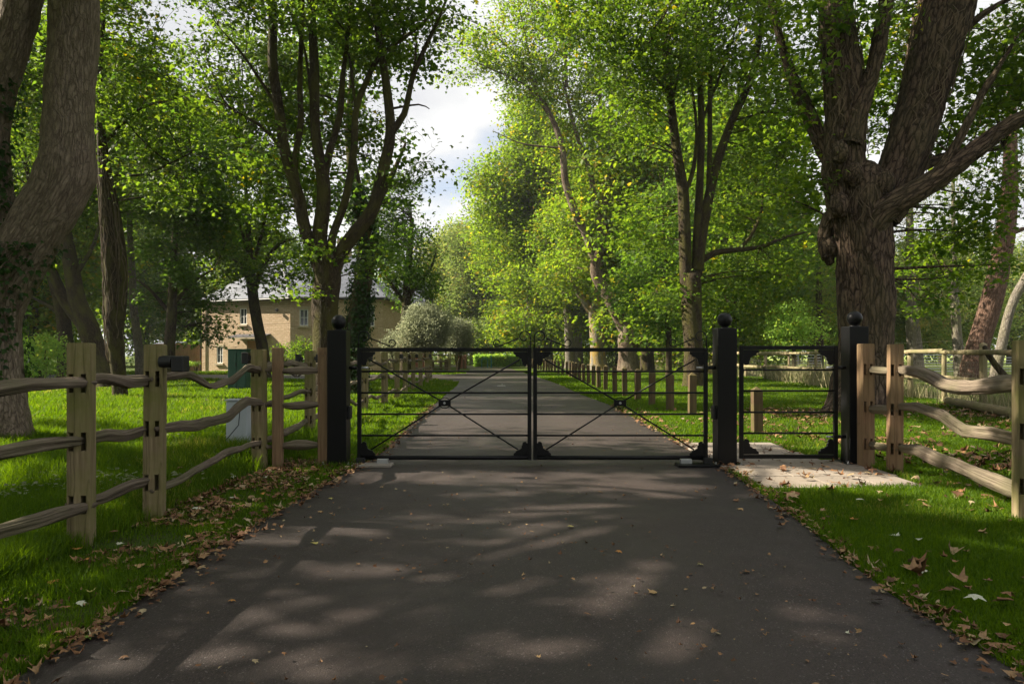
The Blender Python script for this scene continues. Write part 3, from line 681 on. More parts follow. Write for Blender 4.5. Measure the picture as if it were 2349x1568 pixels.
# ------------------------------------------------------------------ cleft oak fences
def oak_post(x, y, h, parent, m, w=.165, slots=(1.04, .68, .28), rz=0.0, both=True):
    """square post, each mortise a real hole right through along the fence line"""
    sw, sh = .026, .115; xs = [-w / 2, -.052, -.052 + sw, .014, .014 + sw, w / 2]; zz = [0.0]
    for s in sorted(slots): zz += [s - sh / 2, s + sh / 2]
    zz.append(h); mb = MB()
    V, Fq = [], []
    nx, nz_ = len(xs), len(zz)
    solid = lambda i, k: not (k % 2 == 1 and i in ((1, 3) if both else (3,)))
    def q(a, b, c, d): n = len(V); V.extend([a, b, c, d]); Fq.append((n, n + 1, n + 2, n + 3))
    d = w / 2
    for k in range(nz_ - 1):
        for i in range(nx - 1):
            x0, x1, z0, z1 = xs[i], xs[i + 1], zz[k], zz[k + 1]
            if solid(i, k):
                q((x0, -d, z0), (x1, -d, z0), (x1, -d, z1), (x0, -d, z1)); q((x1, d, z0), (x0, d, z0), (x0, d, z1), (x1, d, z1))
            else:
                q((x0, -d, z0), (x0, d, z0), (x0, d, z1), (x0, -d, z1)); q((x1, d, z0), (x1, -d, z0), (x1, -d, z1), (x1, d, z1))
                q((x0, -d, z0), (x1, -d, z0), (x1, d, z0), (x0, d, z0)); q((x0, d, z1), (x1, d, z1), (x1, -d, z1), (x0, -d, z1))
    q((-d, d, 0), (-d, -d, 0), (-d, -d, h), (-d, d, h)); q((d, -d, 0), (d, d, 0), (d, d, h), (d, -d, h)); q((-d, -d, h), (d, -d, h), (d, d, h), (-d, d, h))
    Mr = Matrix.Rotation(rz, 3, 'Z'); lean = R.uniform(-.008, .008)
    V = [Mr @ Vector((a + lean * c, b, c)) for a, b, c in V]
    me = bpy.data.meshes.new('post'); me.from_pydata([tuple(v) for v in V], [], Fq)
    bm = bmesh.new(); bm.from_mesh(me); bmesh.ops.remove_doubles(bm, verts=bm.verts[:], dist=.0005)
    eg = [e for e in bm.edges if len(e.link_faces) == 2 and e.calc_face_angle(0) > 1 and (e.verts[0].co.z > h - .01 or abs(e.verts[0].co.x - e.verts[1].co.x) < .02) and all(abs(abs((Mr.transposed() @ v.co).y) - d) < .01 and abs((Mr.transposed() @ v.co).x) > d - .03 for v in e.verts)]
    bmesh.ops.bevel(bm, geom=eg, offset=.009, segments=2, affect='EDGES', profile=.5)
    bmesh.ops.recalc_face_normals(bm, faces=bm.faces[:]); bm.to_mesh(me); bm.free()
    o = link_mesh('post', me, m, parent); o.location = (x - parent.location.x, y - parent.location.y, 0); return o

def cleft_rail(pts, parent, m, w=.052, hh=.062, seed=0, taper=True, n=14, ends=(1, 1), name='rail', detail=.03):
    n = n + 10 if n > 12 else n
    """pts (x,y,z[,scale]); a split rail: flattened, twisted, ridged along the grain"""
    rng = np.random.RandomState(seed + 100)
    P4 = np.array([tuple(p[:3]) + ((p[3] if len(p) > 3 else 1.0),) for p in pts]); c = catmull(P4, detail); sa = np.concatenate([[0], np.cumsum(np.linalg.norm(np.diff(P4[:, :3], axis=0), axis=1))]); sc_ = np.concatenate([[0], np.cumsum(np.linalg.norm(np.diff(c[:, :3], axis=0), axis=1))]) * sa[-1] / np.linalg.norm(np.diff(c[:, :3], axis=0), axis=1).sum()
    c = .45 * c + .55 * np.column_stack([np.interp(sc_, sa, P4[:, q]) for q in range(4)])
    c[:, 2] += (fbm(np.column_stack([sc_ * 3.1 + seed, sc_ * 0, sc_ * 0 + 2]), 2) - .5) * .035 * np.sin(np.pi * sc_ / sc_[-1])
    p = c[:, :3]; tg = np.gradient(p, axis=0); tg /= np.linalg.norm(tg, axis=1)[:, None]; up = np.array([0, 0, 1.0])
    sd = np.cross(tg, up); sd /= np.linalg.norm(sd, axis=1)[:, None]; u2 = np.cross(sd, tg)
    s = np.concatenate([[0], np.cumsum(np.linalg.norm(np.diff(p, axis=0), axis=1))]); L = s[-1]
    tp = np.ones(len(s))
    if taper:
        if ends[0]: tp *= np.clip(.42 + s / .28, 0, 1)
        if ends[1]: tp *= np.clip(.42 + (L - s) / .28, 0, 1)
    tw = rng.uniform(-.5, .5) + (noise3(np.column_stack([s * 1.1 + seed * 3.3, s * 0 + .5, s * 0])) - .5) * 2.0
    an = np.arange(n) * 2 * math.pi / n
    k5 = 2 * math.pi / (4 + seed % 2); shape = math.cos(k5 / 2) / np.cos(((an + rng.uniform(0, 6)) % k5) - k5 / 2) * 1.22
    shape = shape * (1 + .08 * np.sin(an * 3 + rng.uniform(0, 6)) + .05 * rng.uniform(-1, 1, n))
    A, S = np.meshgrid(an, s); q = np.stack([np.cos(A) * 2.4, np.sin(A) * 2.4, S * 1.6 + seed], -1)
    rr = shape[None] * (1 + .8 * (fbm(q, 2) - .5)) + .45 * (noise3(np.stack([np.cos(A) * 5, np.sin(A) * 5, S * 2.5 + seed], -1)) - .5)
    X = np.cos(A) * rr * w * (tp ** .6 * c[:, 3])[:, None]; Z = np.sin(A) * rr * hh * (tp * c[:, 3])[:, None]
    ct, st = np.cos(tw)[:, None], np.sin(tw)[:, None]; X, Z = X * ct - Z * st, X * st + Z * ct
    V = p[:, None] + sd[:, None] * X[..., None] + u2[:, None] * Z[..., None]
    m_ = len(p); i, k = np.meshgrid(np.arange(m_ - 1), np.arange(n), indexing='ij'); k2 = (k + 1) % n
    Fq = np.stack([i * n + k, (i + 1) * n + k, (i + 1) * n + k2, i * n + k2], -1).reshape(-1, 4)
    bk = np.stack([np.cos(A) * .06 + seed, np.sin(A) * .06, S * .18], -1).reshape(-1, 3)
    V = V.reshape(-1, 3); V = np.vstack([V, p[0], p[-1]]); bk = np.vstack([bk, bk[0], bk[-1]]); kk = np.arange(n)
    T = np.vstack([np.stack([kk, (kk + 1) % n, np.full(n, len(V) - 2)], -1), np.stack([(m_ - 1) * n + (kk + 1) % n, (m_ - 1) * n + kk, np.full(n, len(V) - 1)], -1)])
    me = fast_mesh(name, V - np.array(parent.location), [Fq, T], {'bk': bk}); return link_mesh(name, me, m, parent, smooth=False)

SL = (1.02, .66, .27)
fl = thing('timber_fence', 'long weathered cleft oak fence along the left of the drive', 'fence', (-2.62, 5, 0))
posts = [(-2.70, 2.3), (-2.69, 4.36), (-2.62, 5.11), (-2.66, 7.35), (-2.88, 9.95), (-2.98, 12.0), (-3.0, 14.2), (-2.96, 16.2), (-3.0, 18.2), (-3.12, 20.4), (-3.2, 22.6), (-3.25, 24.8), (-3.32, 27.3), (-3.5, 30.0)]
for i, (x, y) in enumerate(posts):
    wd = .126 if i < 3 else .125
    oak_post(x, y, 1.27 if i < 3 else 1.25, fl, M['oak_green'], wd, SL, rz=[0, .26, .22][i] if i < 3 else (0 if i < 5 else .1 * R.uniform(-1, 1)))
custom = {1: ([0, .03, -.01, 0], [0, .01, -.02, .0], [0, -.01, .02, .01]), 2: ([.0, .02, -.09, -.07, .045, 0], [0, -.03, -.05, -.04, .07, .01], [-.06, -.05, .0, .03, .02, 0]), 0: ([0, -.04, -.02, .02, 0], [0, .02, .04, .03, .0], [0, .05, .03, .0, -.02])}
for i in range(len(posts) - 1):
    x0, y0 = posts[i]; x1, y1 = posts[i + 1]
    for k, z in enumerate(SL):
        wob = custom[i][k] if i in custom else [0] + list(R.uniform(-.07, .07, 3)) + [0]
        m_ = len(wob); pts = []
        for j, q in enumerate(wob):
            f = -.05 + 1.10 * j / (m_ - 1) if False else j / (m_ - 1)
            pts.append((x0 + (x1 - x0) * f + (.02 if k % 2 else -.02) * math.sin(f * 5 + i) + (-.03 if i % 2 else .03), y0 + (y1 - y0) * f + (-.07 if j == 0 else .07 if j == m_ - 1 else 0), z + q, 1.0 if j in (0, m_ - 1) else R.uniform(.85, 1.35)))
        cleft_rail(pts, fl, M['rail'], .023, .031, seed=i * 3 + k, detail=.03 if i < 4 else .08, n=16 if i < 4 else 10)
# spur to the gate post
fs_ = thing('short_fence', 'short length of newer brown timber fence joining the oak fence to the left gate post', 'fence', (-2.2, 7.4, 0))
for px, Y, w in ((637.5, 7.42, .095), (743, 7.56, .11)):
    x = gx(px, Y); b = MB().bx(x - w / 2, x + w / 2, Y - .05, Y + .05, 0, H + 15 / (F / Y)); b.build('post', M['oak_new'], fs_, bevel=.005, loc=(0, 0, 0))
for k, z in enumerate((1.02, .66, .22)):
    xa, xb, xc = -2.60, gx(637.5, 7.42), gx(741, 7.56)
    cleft_rail([(xa, 7.36, z + .01), (xb - .1, 7.40, z + .0), (xb, 7.44, z + .0)], fs_, M['rail'], .03, .042, 300 + k)
    cleft_rail([(xb, 7.44, z + .0), ((xb + xc) / 2, 7.47, z + (.012 if k != 1 else -.01), 1.2), (xc, 7.55, z)], fs_, M['rail'], .03, .042, 310 + k)

fr = thing('timber_fence', 'brown oak fence with three sagging cleft rails right of the small gate', 'fence', (3.8, 6.5, 0))
rp_ = [(3.735, 7.36), (3.83, 6.98), (3.68, 5.0), (3.56, 3.0)]
for i, (x, y) in enumerate(rp_): oak_post(x, y, [1.31, 1.30, 1.30, 1.28][i], fr, M['oak_new'] if i < 2 else M['oak_green'], .122 if i < 2 else .128, (1.04, .65, .26), rz=[.05, -.22, -.30, -.3][i])
cr = {0: ([0, 0, 0], [0, 0, 0], [0, .0, -.01]), 1: ([.02, -.01, -.09, -.11, -.07, -.02], [.03, .05, .02, -.07, -.05, -.06], [0, .04, .01, -.02, -.05, -.08]), 2: ([0, .05, 0], [0, -.05, 0], [0, .04, 0])}
for i in range(3):
    x0, y0 = rp_[i]; x1, y1 = rp_[i + 1]
    for k, z in enumerate((1.03, .64, .26)):
        wob = cr[i][k]; m_ = len(wob)
        pts = [(x0 + (x1 - x0) * j / (m_ - 1) + (.035 if i == 1 else .0), y0 + (y1 - y0) * j / (m_ - 1) + (.06 if j == 0 else -.06 if j == m_ - 1 else 0), z + q, [1, 1.2, 1.4, 1.35, 1.5, 1.2][j] if i == 1 else 1) for j, q in enumerate(wob)]
        cleft_rail(pts, fr, M['rail'], .028, .038, seed=60 + i * 3 + k, n=18)

# black lights on the fence posts
for i, (x, y, z, s, lb) in enumerate([(-2.47, 5.10, 1.145, 1, 'black spotlight on the second near post of the left oak fence'), (-2.78, 9.90, 1.14, 1, 'small black box light facing the drive on the oak post left of the gate post'), (-2.98, 9.90, 1.14, -1, 'small black box light facing the lawn on the oak post left of the gate post'),
        (-2.74, 7.33, 1.16, -1, 'black lamp facing the lawn on the oak post by the short fence')]):
    t = thing('post_light', lb, 'lamp', (x, y, z)); m_ = MB()
    if i == 0:
        m_.tube([(x - .09, y - .02, z), (x + .0, y - .02, z)], .045, 16); m_.build('mount', M['blackmatt'], t, smooth=False, bevel=.004)
        MB().box((x + .055, y - .02, z - .015), (.085, .11, .115)).build('head', M['blackmatt'], t, bevel=.008)
    else:
        m_.box((x, y - .02, z), (.03, .05, .05)); m_.build('mount', M['blackmatt'], t, bevel=.003)
        MB().box((x + s * .045, y - .02, z), (.07, .09, .12)).build('head', M['blackmatt'], t, bevel=.006)
for j, i in enumerate((6, 8, 10, 12)):
    x, y = posts[i]; t = thing('post_light', 'small black light on an oak fence post beyond the gate, post number %s from the gate' % ('one', 'three', 'five', 'seven')[j], 'lamp', (x, y, 1.13), 'lights on fence posts beyond the gate')
    t['label'] = ['small black light on the first oak post seen through the left gate leaf', 'small black light on the third oak post seen through the left gate leaf', 'small black light on the fifth oak post seen through the left gate leaf', 'small black light on the last but one oak post beyond the gate'][j]
    MB().box((x + .12, y - .02, 1.14), (.09, .09, .12)).build('head', M['blackmatt'], t, bevel=.006); MB().box((x + .085, y - .02, 1.14), (.03, .05, .05)).build('mount', M['blackmatt'], t)

# ------------------------------------------------------------------ timber bollards on the right verge
def bollard_mesh():
    w, h = .068, .72; b = MB(); b.box((0, 0, h * .5 - .02), (w * 2, w * 2, h - .04))
    o = .001; b.add([(-w, -w, h - .04), (w, -w, h - .04), (w, w, h - .04), (-w, w, h - .04), (0, 0, h + .015)], [(0, 1, 4), (1, 2, 4), (2, 3, 4), (3, 0, 4)]); return b
BMS = bollard_mesh(); first = None
blist = [(3.62, 10.3), (3.46, 13.4), (3.32, 14.65), (3.23, 16.1), (3.21, 17.8), (3.14, 19.4), (3.11, 21.1), (3.07, 22.9)] + [(3.06 + .02 * math.sin(k) - max(0, y - 38) * .06, y) for k, y in enumerate(np.arange(24.6, 62, 1.75))]
ordn = ['nearest', 'second', 'third', 'fourth', 'fifth', 'sixth', 'seventh', 'eighth', 'ninth', 'tenth']
for i, (x, y) in enumerate(blist):
    if first is None: o = BMS.build('bollard', M['bollard'], bevel=.004); first = o
    else: o = first.copy(); COL.objects.link(o)
    o.location = (x, y, 0); o.rotation_euler = (R.uniform(-.02, .02), R.uniform(-.02, .02), R.uniform(-.12, .12)); o.scale = (1, 1, (1.0 if i == 0 else 1.14) * R.uniform(.97, 1.03))
    if i == 0: lb = 'square timber bollard on the grass behind the small pedestrian gate'
    elif i == 1: lb = 'greenish timber bollard right in front of the double trunk, seen through the right gate leaf'
    elif i < 10: lb = 'timber bollard on the right verge, %s in the row counting from the small gate' % ordn[i]
    else: lb = 'small distant timber bollard in the receding row along the right verge'
    tag(o, lb, 'bollard', 'timber bollards along the right verge')
for i, (x, y) in enumerate([(-4.6, 50.5), (-4.9, 52), (-5.1, 53.6), (-4.2, 54.8), (-3.9, 56.2), (-5.0, 49), (-5.4, 47.6)]):
    o = first.copy(); COL.objects.link(o); o.location = (x, y, 0); o.rotation_euler = (0, 0, R.uniform(-.3, .3)); o.scale = (1.1, 1.1, 1.15)
    tag(o, 'far timber bollard left of the drive near the brown bin', 'bollard', 'timber bollards near the brown bin')

# ------------------------------------------------------------------ round-rail field fence on the right
ff = thing('field_fence', 'old round-rail field fence with wire mesh behind the huge gnarled tree', 'fence', (10.5, 20, 0))
def fx(y): return float(np.interp(y, [8, 12, 15, 19, 28, 40, 60, 75], [8.2, 9.2, 10.2, 11.0, 11.9, 12.2, 11.6, 9.5]))
fy = [9.0, 11.0, 13.2, 15.0, 17.0, 19.2, 21.6, 24.2, 27, 30, 33, 36, 39, 42, 46, 50, 54, 58, 63, 68]
for i, y in enumerate(fy):
    m_ = MB(); rr = .075 if i in (3, 5) or y > 30 else .055; hgt = 1.42 if i in (1, 3, 8) else 1.30
    V, fq, ft, bk, c = bark_tube([(fx(y), y + .1, -.05, rr), (fx(y) + R.uniform(-.02, .02), y + .1, hgt / 2, rr), (fx(y), y + .1, hgt, rr)], 12, .3, .05, i)
    link_mesh('post', fast_mesh('post', V - np.array(ff.location), [fq, ft], {'bk': bk}), M['round_rail'], ff, smooth=True)
for i in range(len(fy) - 1):
    for z, r_ in ((1.25, .055), (.60, .05)):
        r_ = r_ * (1.5 if fy[i] > 28 else 1)
        z = z + R.uniform(-.03, .03); a_, b_ = (fx(fy[i]) - .1, fy[i] - .05, z), (fx(fy[i + 1]) - .1, fy[i + 1] + .05, z + R.uniform(-.03, .03))
        V, fq, ft, bk, c = bark_tube([a_ + (r_ * 1.08,), tuple((np.array(a_) + b_) / 2) + (r_,), b_ + (r_ * .94,)], 12, .5, .06, i + 40 + z)
        link_mesh('rail', fast_mesh('rail', V - np.array(ff.location), [fq, ft], {'bk': bk}), M['round_rail'], ff, smooth=True)
wm_ = MB()
for i in range(len(fy) - 1):
    a_, b_ = np.array([fx(fy[i]) + .07, fy[i], 0]), np.array([fx(fy[i + 1]) + .07, fy[i + 1], 0])
    if fy[i] > 34: break
    for z in np.linspace(.08, 1.02, 8): wm_.tube([a_ + [0, 0, z], b_ + [0, 0, z]], .0022, 3, False)
    for z in (1.52,): wm_.tube([a_ + [0, 0, z], b_ + [0, 0, z]], .002, 3, False)
    for f in np.arange(0, 1, .15 / np.linalg.norm(b_ - a_)): wm_.tube([a_ + (b_ - a_) * f + [0, 0, .08], a_ + (b_ - a_) * f + [0, 0, 1.02]], .0018, 3, False)
wm_.build('wire_mesh', M['wireg'], ff)
# log lying along the fence foot
V, fq, ft, bk, c = bark_tube([(fx(10) - .5, 10, .12, .10), (fx(13) - .5, 12.6, .14, .09), (fx(15.5) - .45, 15.8, .16, .08)], 14, .3, .1, 3.3)
t = thing('log', 'long round log lying in dead leaves at the foot of the field fence', 'log', (9.0, 12, 0)); link_mesh('log_body', fast_mesh('log_body', V - np.array(t.location), [fq, ft], {'bk': bk}), M['round_rail'], t, smooth=True)
V, fq, ft, bk, c = bark_tube([(fx(13) + .35, 13.0, 0, .07), (fx(14.3), 14.4, 1.0, .06), (fx(15) - .1, 14.9, 1.35, .05)], 10, .3, .1, 8.3)
t = thing('fence_strut', 'dark diagonal timber strut leaning on the round-rail field fence', 'strut', (9.6, 13, 0)); link_mesh('strut_pole', fast_mesh('strut_pole', V - np.array(t.location), [fq, ft], {'bk': bk}), M['bark_mid'], t, smooth=True)

# far post and rail fence across the side road
f2 = thing('rail_fence', 'post and rail fence on the far side of the left side road', 'fence', (-6, 45.6, 0))
for x in (-4.1, -6.1, -8.1, -10.1, -12.1): MB().box((x, 45.8 + (x + 4) * -.05, .68), (.16, .13, 1.36)).build('post', M['round_rail'], f2)
for x in (-4.1, -6.1, -8.1, -10.1):
    for z in (1.12, .72, .3): cleft_rail([(x, 45.8 + (x + 4) * -.05, z), (x - 1, 45.8 + (x + 3) * -.05, z + R.uniform(-.05, .05)), (x - 2, 45.8 + (x + 2) * -.05, z)], f2, M['rail'], .04, .05, int(400 - x * 10 + z * 7), detail=.2, n=8)

# metal hurdles in the field
def hurdle(x, y, rz, L, lb):
    t = thing('metal_hurdle', lb, 'hurdle', (x, y, 0), 'pale metal stock hurdles in the field'); t.rotation_euler = (0, 0, rz)
    fr_ = MB(); fr_.tube([(-L / 2, 0, 0), (-L / 2, 0, 1.15), (L / 2, 0, 1.15), (L / 2, 0, 0)], .03, 6)
    o = fr_.build('frame', M['steel'], None); o.parent = t
    for z in np.linspace(.15, .98, 6): o = MB().tube([(-L / 2, 0, z), (L / 2, 0, z)], .021, 5).build('rail', M['steel']); o.parent = t
    o = MB().box((0, -.03, .57), (.05, .03, 1.12)).build('upright', M['steel']); o.parent = t
hurdle(17.0, 41.5, .1, 3.0, 'pale metal hurdle seen through the small gate')
hurdle(20.4, 42.2, .1, 3.0, 'pale metal hurdle just behind the gnarled tree')
for i in range(5): hurdle(26.5 + i * 2.6, 43 + i * .3, .06 * i, 2.5, ['pale metal hurdle right of the gnarled tree, first of five in line', 'second pale metal hurdle right of the gnarled tree', 'third pale metal hurdle right of the gnarled tree', 'fourth pale metal hurdle right of the gnarled tree', 'fifth pale metal hurdle, under the leaning pine'][i])
# ------------------------------------------------------------------ cabinets, bin, sign hoops
gxp = (549 - CX) / F * 23.2
t = thing('utility_cabinet', 'tall dark green utility cabinet standing on the lawn behind the oak fence', 'cabinet', (gxp, 23.2, 0))
MB().box((gxp, 23.2, .68), (.60, .42, 1.34)).build('body', M['green_cab'], t, bevel=.012)
MB().box((gxp, 23.2, 1.36), (.66, .48, .035)).build('lid', M['green_cab'], t, bevel=.008)
MB().box((gxp - .14, 22.975, .70), (.27, .02, 1.18)).build('door', M['green_cab'], t, bevel=.004); MB().box((gxp + .15, 22.975, .70), (.27, .02, 1.18)).build('door', M['green_cab'], t, bevel=.004)
MB().tube([(gxp - .02, 22.94, .8), (gxp - .02, 22.94, .92)], .012, 8).build('handle', M['blackmatt'], t)
gxp = (548 - CX) / F * 8.5
t = thing('control_box', 'pale grey metal box standing in the grass behind the oak fence', 'box', (gxp, 8.5, 0))
MB().box((gxp, 8.5, .35), (.25, .16, .56)).build('body', M['grey_cab'], t, bevel=.008); MB().box((gxp, 8.5, .645), (.28, .19, .02)).build('lid', M['grey_cab'], t, bevel=.004)
for s in (-1, 1): MB().box((gxp + s * .09, 8.5, .04), (.03, .04, .09)).build('leg', M['blackmatt'], t)
MB().tube([(gxp + .06, 8.40, .60), (gxp + .05, 8.36, .35), (gxp - .1, 8.3, .15), (gxp - .35, 8.2, .02)], .006, 6).build('cable', M['blackmatt'], t, smooth=True)
bx_, by_ = -4.05, 57.0
t = thing('wheeled_bin', 'brown wheeled bin with a tan lid beside the far end of the drive', 'bin', (bx_, by_, 0))
MB().box((bx_, by_, .55), (.62, .62, 1.0), top=1.12).build('body', M['brownbin'], t, bevel=.02); MB().box((bx_, by_, 1.10), (.78, .80, .09), top=.85).build('lid', M['brownbin'], t, bevel=.02)
for s in (-1, 1): MB().tube([(bx_ + s * .28, by_ + .3, .1), (bx_ + s * .34, by_ + .3, .1)], .1, 12).build('wheel', M['blackmatt'], t)
teal = mat_plain('teal_paint', (.05, .22, .20), .5, .4)
for i, (px, Y, lb) in enumerate([(1052, 52, ''), (1127, 60, 'thin teal post in front of the clipped hedge'), (1112, 58, 'teal metal hoop beside the far end of the drive')]):
    if not lb: continue
    x = (px - CX) / F * Y; t = thing('marker_hoop' if i == 2 else 'marker_post', lb, 'marker', (x, Y, 0))
    if i == 2: MB().tube([(x - .25, Y, 0), (x - .25, Y, .75), (x, Y, .9), (x + .25, Y, .75), (x + .25, Y, 0)], .03, 6).build('hoop', teal, t)
    else: MB().box((x, Y, .55), (.09, .06, 1.1)).build('post', teal, t, bevel=.01)

# ------------------------------------------------------------------ houses
n = NT('sandstone_wall'); uvn = n.n('ShaderNodeUVMap'); br = n.n('ShaderNodeTexBrick'); n.l(uvn.outputs[0], br.inputs['Vector'])
br.inputs['Scale'].default_value = 1.0; br.inputs['Brick Width'].default_value = .36; br.inputs['Row Height'].default_value = .135; br.inputs['Mortar Size'].default_value = .012; br.inputs['Mortar Smooth'].default_value = .4
br.inputs['Color1'].default_value = (.58, .425, .29, 1); br.inputs['Color2'].default_value = (.70, .54, .39, 1); br.inputs['Mortar'].default_value = (.42, .32, .20, 1)
nz_ = n.noise(uvn.outputs[0], 9, 5, .7); col = n.mix(n.ramp(nz_, [(.3, .5), (.7, 0.0)]), br.outputs['Color'], (.42, .30, .17))
hh = n.math('ADD', n.math('MULTIPLY', n.math('SUBTRACT', 1.0, br.outputs['Fac']), .8), n.math('MULTIPLY', nz_, 1.0)); wall_mat = n.pbr(col, .9, .15, n.bump(hh, 1.0, .035))
n = NT('slate_roof'); uvn = n.n('ShaderNodeUVMap'); br = n.n('ShaderNodeTexBrick'); n.l(uvn.outputs[0], br.inputs['Vector'])
br.inputs['Scale'].default_value = 1.0; br.inputs['Brick Width'].default_value = .3; br.inputs['Row Height'].default_value = .24; br.inputs['Mortar Size'].default_value = .012
br.inputs['Color1'].default_value = (.09, .10, .125, 1); br.inputs['Color2'].default_value = (.14, .15, .185, 1); br.inputs['Mortar'].default_value = (.06, .06, .07, 1)
roof_mat = n.pbr(br.outputs['Color'], .5, .4, n.bump(br.outputs['Fac'], -.8, .02))
n = NT('red_brick'); uvn = n.n('ShaderNodeUVMap'); br = n.n('ShaderNodeTexBrick'); n.l(uvn.outputs[0], br.inputs['Vector'])
br.inputs['Scale'].default_value = 1.0; br.inputs['Brick Width'].default_value = .22; br.inputs['Row Height'].default_value = .075; br.inputs['Mortar Size'].default_value = .008
br.inputs['Color1'].default_value = (.28, .09, .05, 1); br.inputs['Color2'].default_value = (.36, .13, .07, 1); br.inputs['Mortar'].default_value = (.35, .27, .2, 1); red_mat = n.pbr(br.outputs['Color'], .9, .15)
def quad_uv(faces, name, m, parent):
    """faces: list of 4-or-3 corner lists, uv in metres along the face"""
    V, Fc, UV = [], [], []
    for f in faces:
        f = [Vector(p) for p in f]; u = (f[1] - f[0]).normalized(); nn = u.cross(f[2] - f[0]).normalized(); w_ = nn.cross(u)
        b0 = len(V); V += [p - wloc(parent) for p in f]; Fc.append(tuple(range(b0, b0 + len(f)))); UV += [((p - f[0]).dot(u) + f[0].x, (p - f[0]).dot(w_)) for p in f]
    me = bpy.data.meshes.new(name); me.from_pydata([tuple(v) for v in V], [], Fc); uv = me.uv_layers.new(name='UVMap')
    for i, q in enumerate(UV): uv.data[i].uv = q
    return link_mesh(name, me, m, parent)
def wall_with_holes(A, B, h, holes, parent, m, name='wall', t=.3):
    """A,B ground corners seen from outside left to right; holes (u0,u1,z0,z1)"""
    A, B = Vector(A), Vector(B); L = (B - A).length; u = (B - A) / L; nrm = Vector((u.y, -u.x, 0))
    us = sorted({0, L} | {q for hl in holes for q in hl[:2]}); zs = sorted({0, h} | {q for hl in holes for q in hl[2:4]}); Fs = []
    W_ = lambda a, z, d=0: A + u * a + Vector((0, 0, z)) - nrm * d
    for i in range(len(us) - 1):
        for k in range(len(zs) - 1):
            mu, mz = (us[i] + us[i + 1]) / 2, (zs[k] + zs[k + 1]) / 2
            if any(q[0] < mu < q[1] and q[2] < mz < q[3] for q in holes): continue
            Fs.append([W_(us[i], zs[k]), W_(us[i + 1], zs[k]), W_(us[i + 1], zs[k + 1]), W_(us[i], zs[k + 1])])
    for q in holes:
        a, b, c, d = q[:4]
        Fs += [[W_(a, c), W_(a, c, .14), W_(a, d, .14), W_(a, d)], [W_(b, c, .14), W_(b, c), W_(b, d), W_(b, d, .14)], [W_(a, d), W_(a, d, .14), W_(b, d, .14), W_(b, d)], [W_(a, c, .14), W_(a, c), W_(b, c), W_(b, c, .14)]]
    quad_uv(Fs, name, m, parent); return A, u, nrm
def window(A, u, nrm, q, parent, bars=(1, 1), curtain=False):
    a, b, c, d = q; rz = math.atan2(u.y, u.x); W_ = lambda s, z, dd: A + u * s + Vector((0, 0, z)) + nrm * dd
    fr_ = MB(); w_ = .055
    for (s, z, sx, sz) in (((a + b) / 2, c + w_ / 2, b - a, w_), ((a + b) / 2, d - w_ / 2, b - a, w_)): fr_.box(W_(s, z, -.045), (sx, .06, sz), rz)
    for s in (a + w_ / 2, b - w_ / 2): fr_.box(W_(s, (c + d) / 2, -.045), (w_, .059, d - c - 2 * w_), rz)
    for i in range(bars[0]): s = a + (b - a) * (i + 1) / (bars[0] + 1); fr_.box(W_(s, (c + d) / 2, -.08), (.035 if bars[0] == 1 and (b - a) > .55 else .022, .052, d - c - 2 * w_), rz)
    for i in range(bars[1]): z = c + (d - c) * (i + 1) / (bars[1] + 1); fr_.box(W_((a + b) / 2, z, -.08), (b - a - 2 * w_, .048, .022), rz)
    o = fr_.build('window', M['white'], parent)
    g_ = MB().box(W_((a + b) / 2, (c + d) / 2, -.10), (b - a - .04, .01, d - c - .04), rz).build('pane', M['glass'], o)
    MB().box(W_((a + b) / 2, c - .06, .025), (b - a + .22, .16, .11), rz).build('sill', M['cream'], parent)
    MB().box(W_((a + b) / 2, d + .10, .008), (b - a + .24, .06, .19), rz).build('lintel', M['cream'], parent)

EH = 4.9
C0 = Vector((-14.5, 45.6, 0)); E0 = Vector((-21.7, 48.83, 0)); E1 = Vector((-8.45, 45.75, 0)); B1 = Vector((-8.45, 55, 0)); B0 = Vector((-18.2, 56.6, 0))
hs = thing('stone_house', 'two-storey sandstone house with slate hipped roof behind the trees', 'house', (-15, 50, 0))
def on_wall(px, A, B):
    A, B = Vector(A), Vector(B); d = (B - A).normalized(); k = (px - CX) / F
    return (A.x - k * A.y) / (k * d.y - d.x)
def zat(py, A, B, u): p = Vector(A) + (Vector(B) - Vector(A)).normalized() * u; return H - (py - HY) / F * p.y
def hole(pa, pb, pt, pbm, A, B): a, b = on_wall(pa, A, B), on_wall(pb, A, B); return (a, b, zat(pbm, A, B, (a + b) / 2), zat(pt, A, B, (a + b) / 2))
hL = [hole(550, 566, 707, 744, E0, C0), hole(497, 511, 795, 833, E0, C0), hole(566, 584, 800, 846, E0, C0)]
hL[2] = (hL[2][0], hL[2][0] + 1.0, .02, 2.1)
A, u, nr = wall_with_holes(E0, C0, EH, hL, hs, wall_mat)
for q in hL[:2]: window(A, u, nr, q, hs, (1, 1))
q = hL[2]; rz = math.atan2(u.y, u.x)
dr = MB().box(A + u * (q[0] + q[1]) / 2 + Vector((0, 0, 1.06)) - nr * .1, (q[1] - q[0], .05, 2.06), rz).build('door', mat_plain('tan_door', (.45, .22, .09), .5), hs)
MB().box(A + u * (q[1] - .12) + Vector((0, 0, 1.0)) - nr * .06, (.03, .03, .14), rz).build('handle', M['steel'], dr)
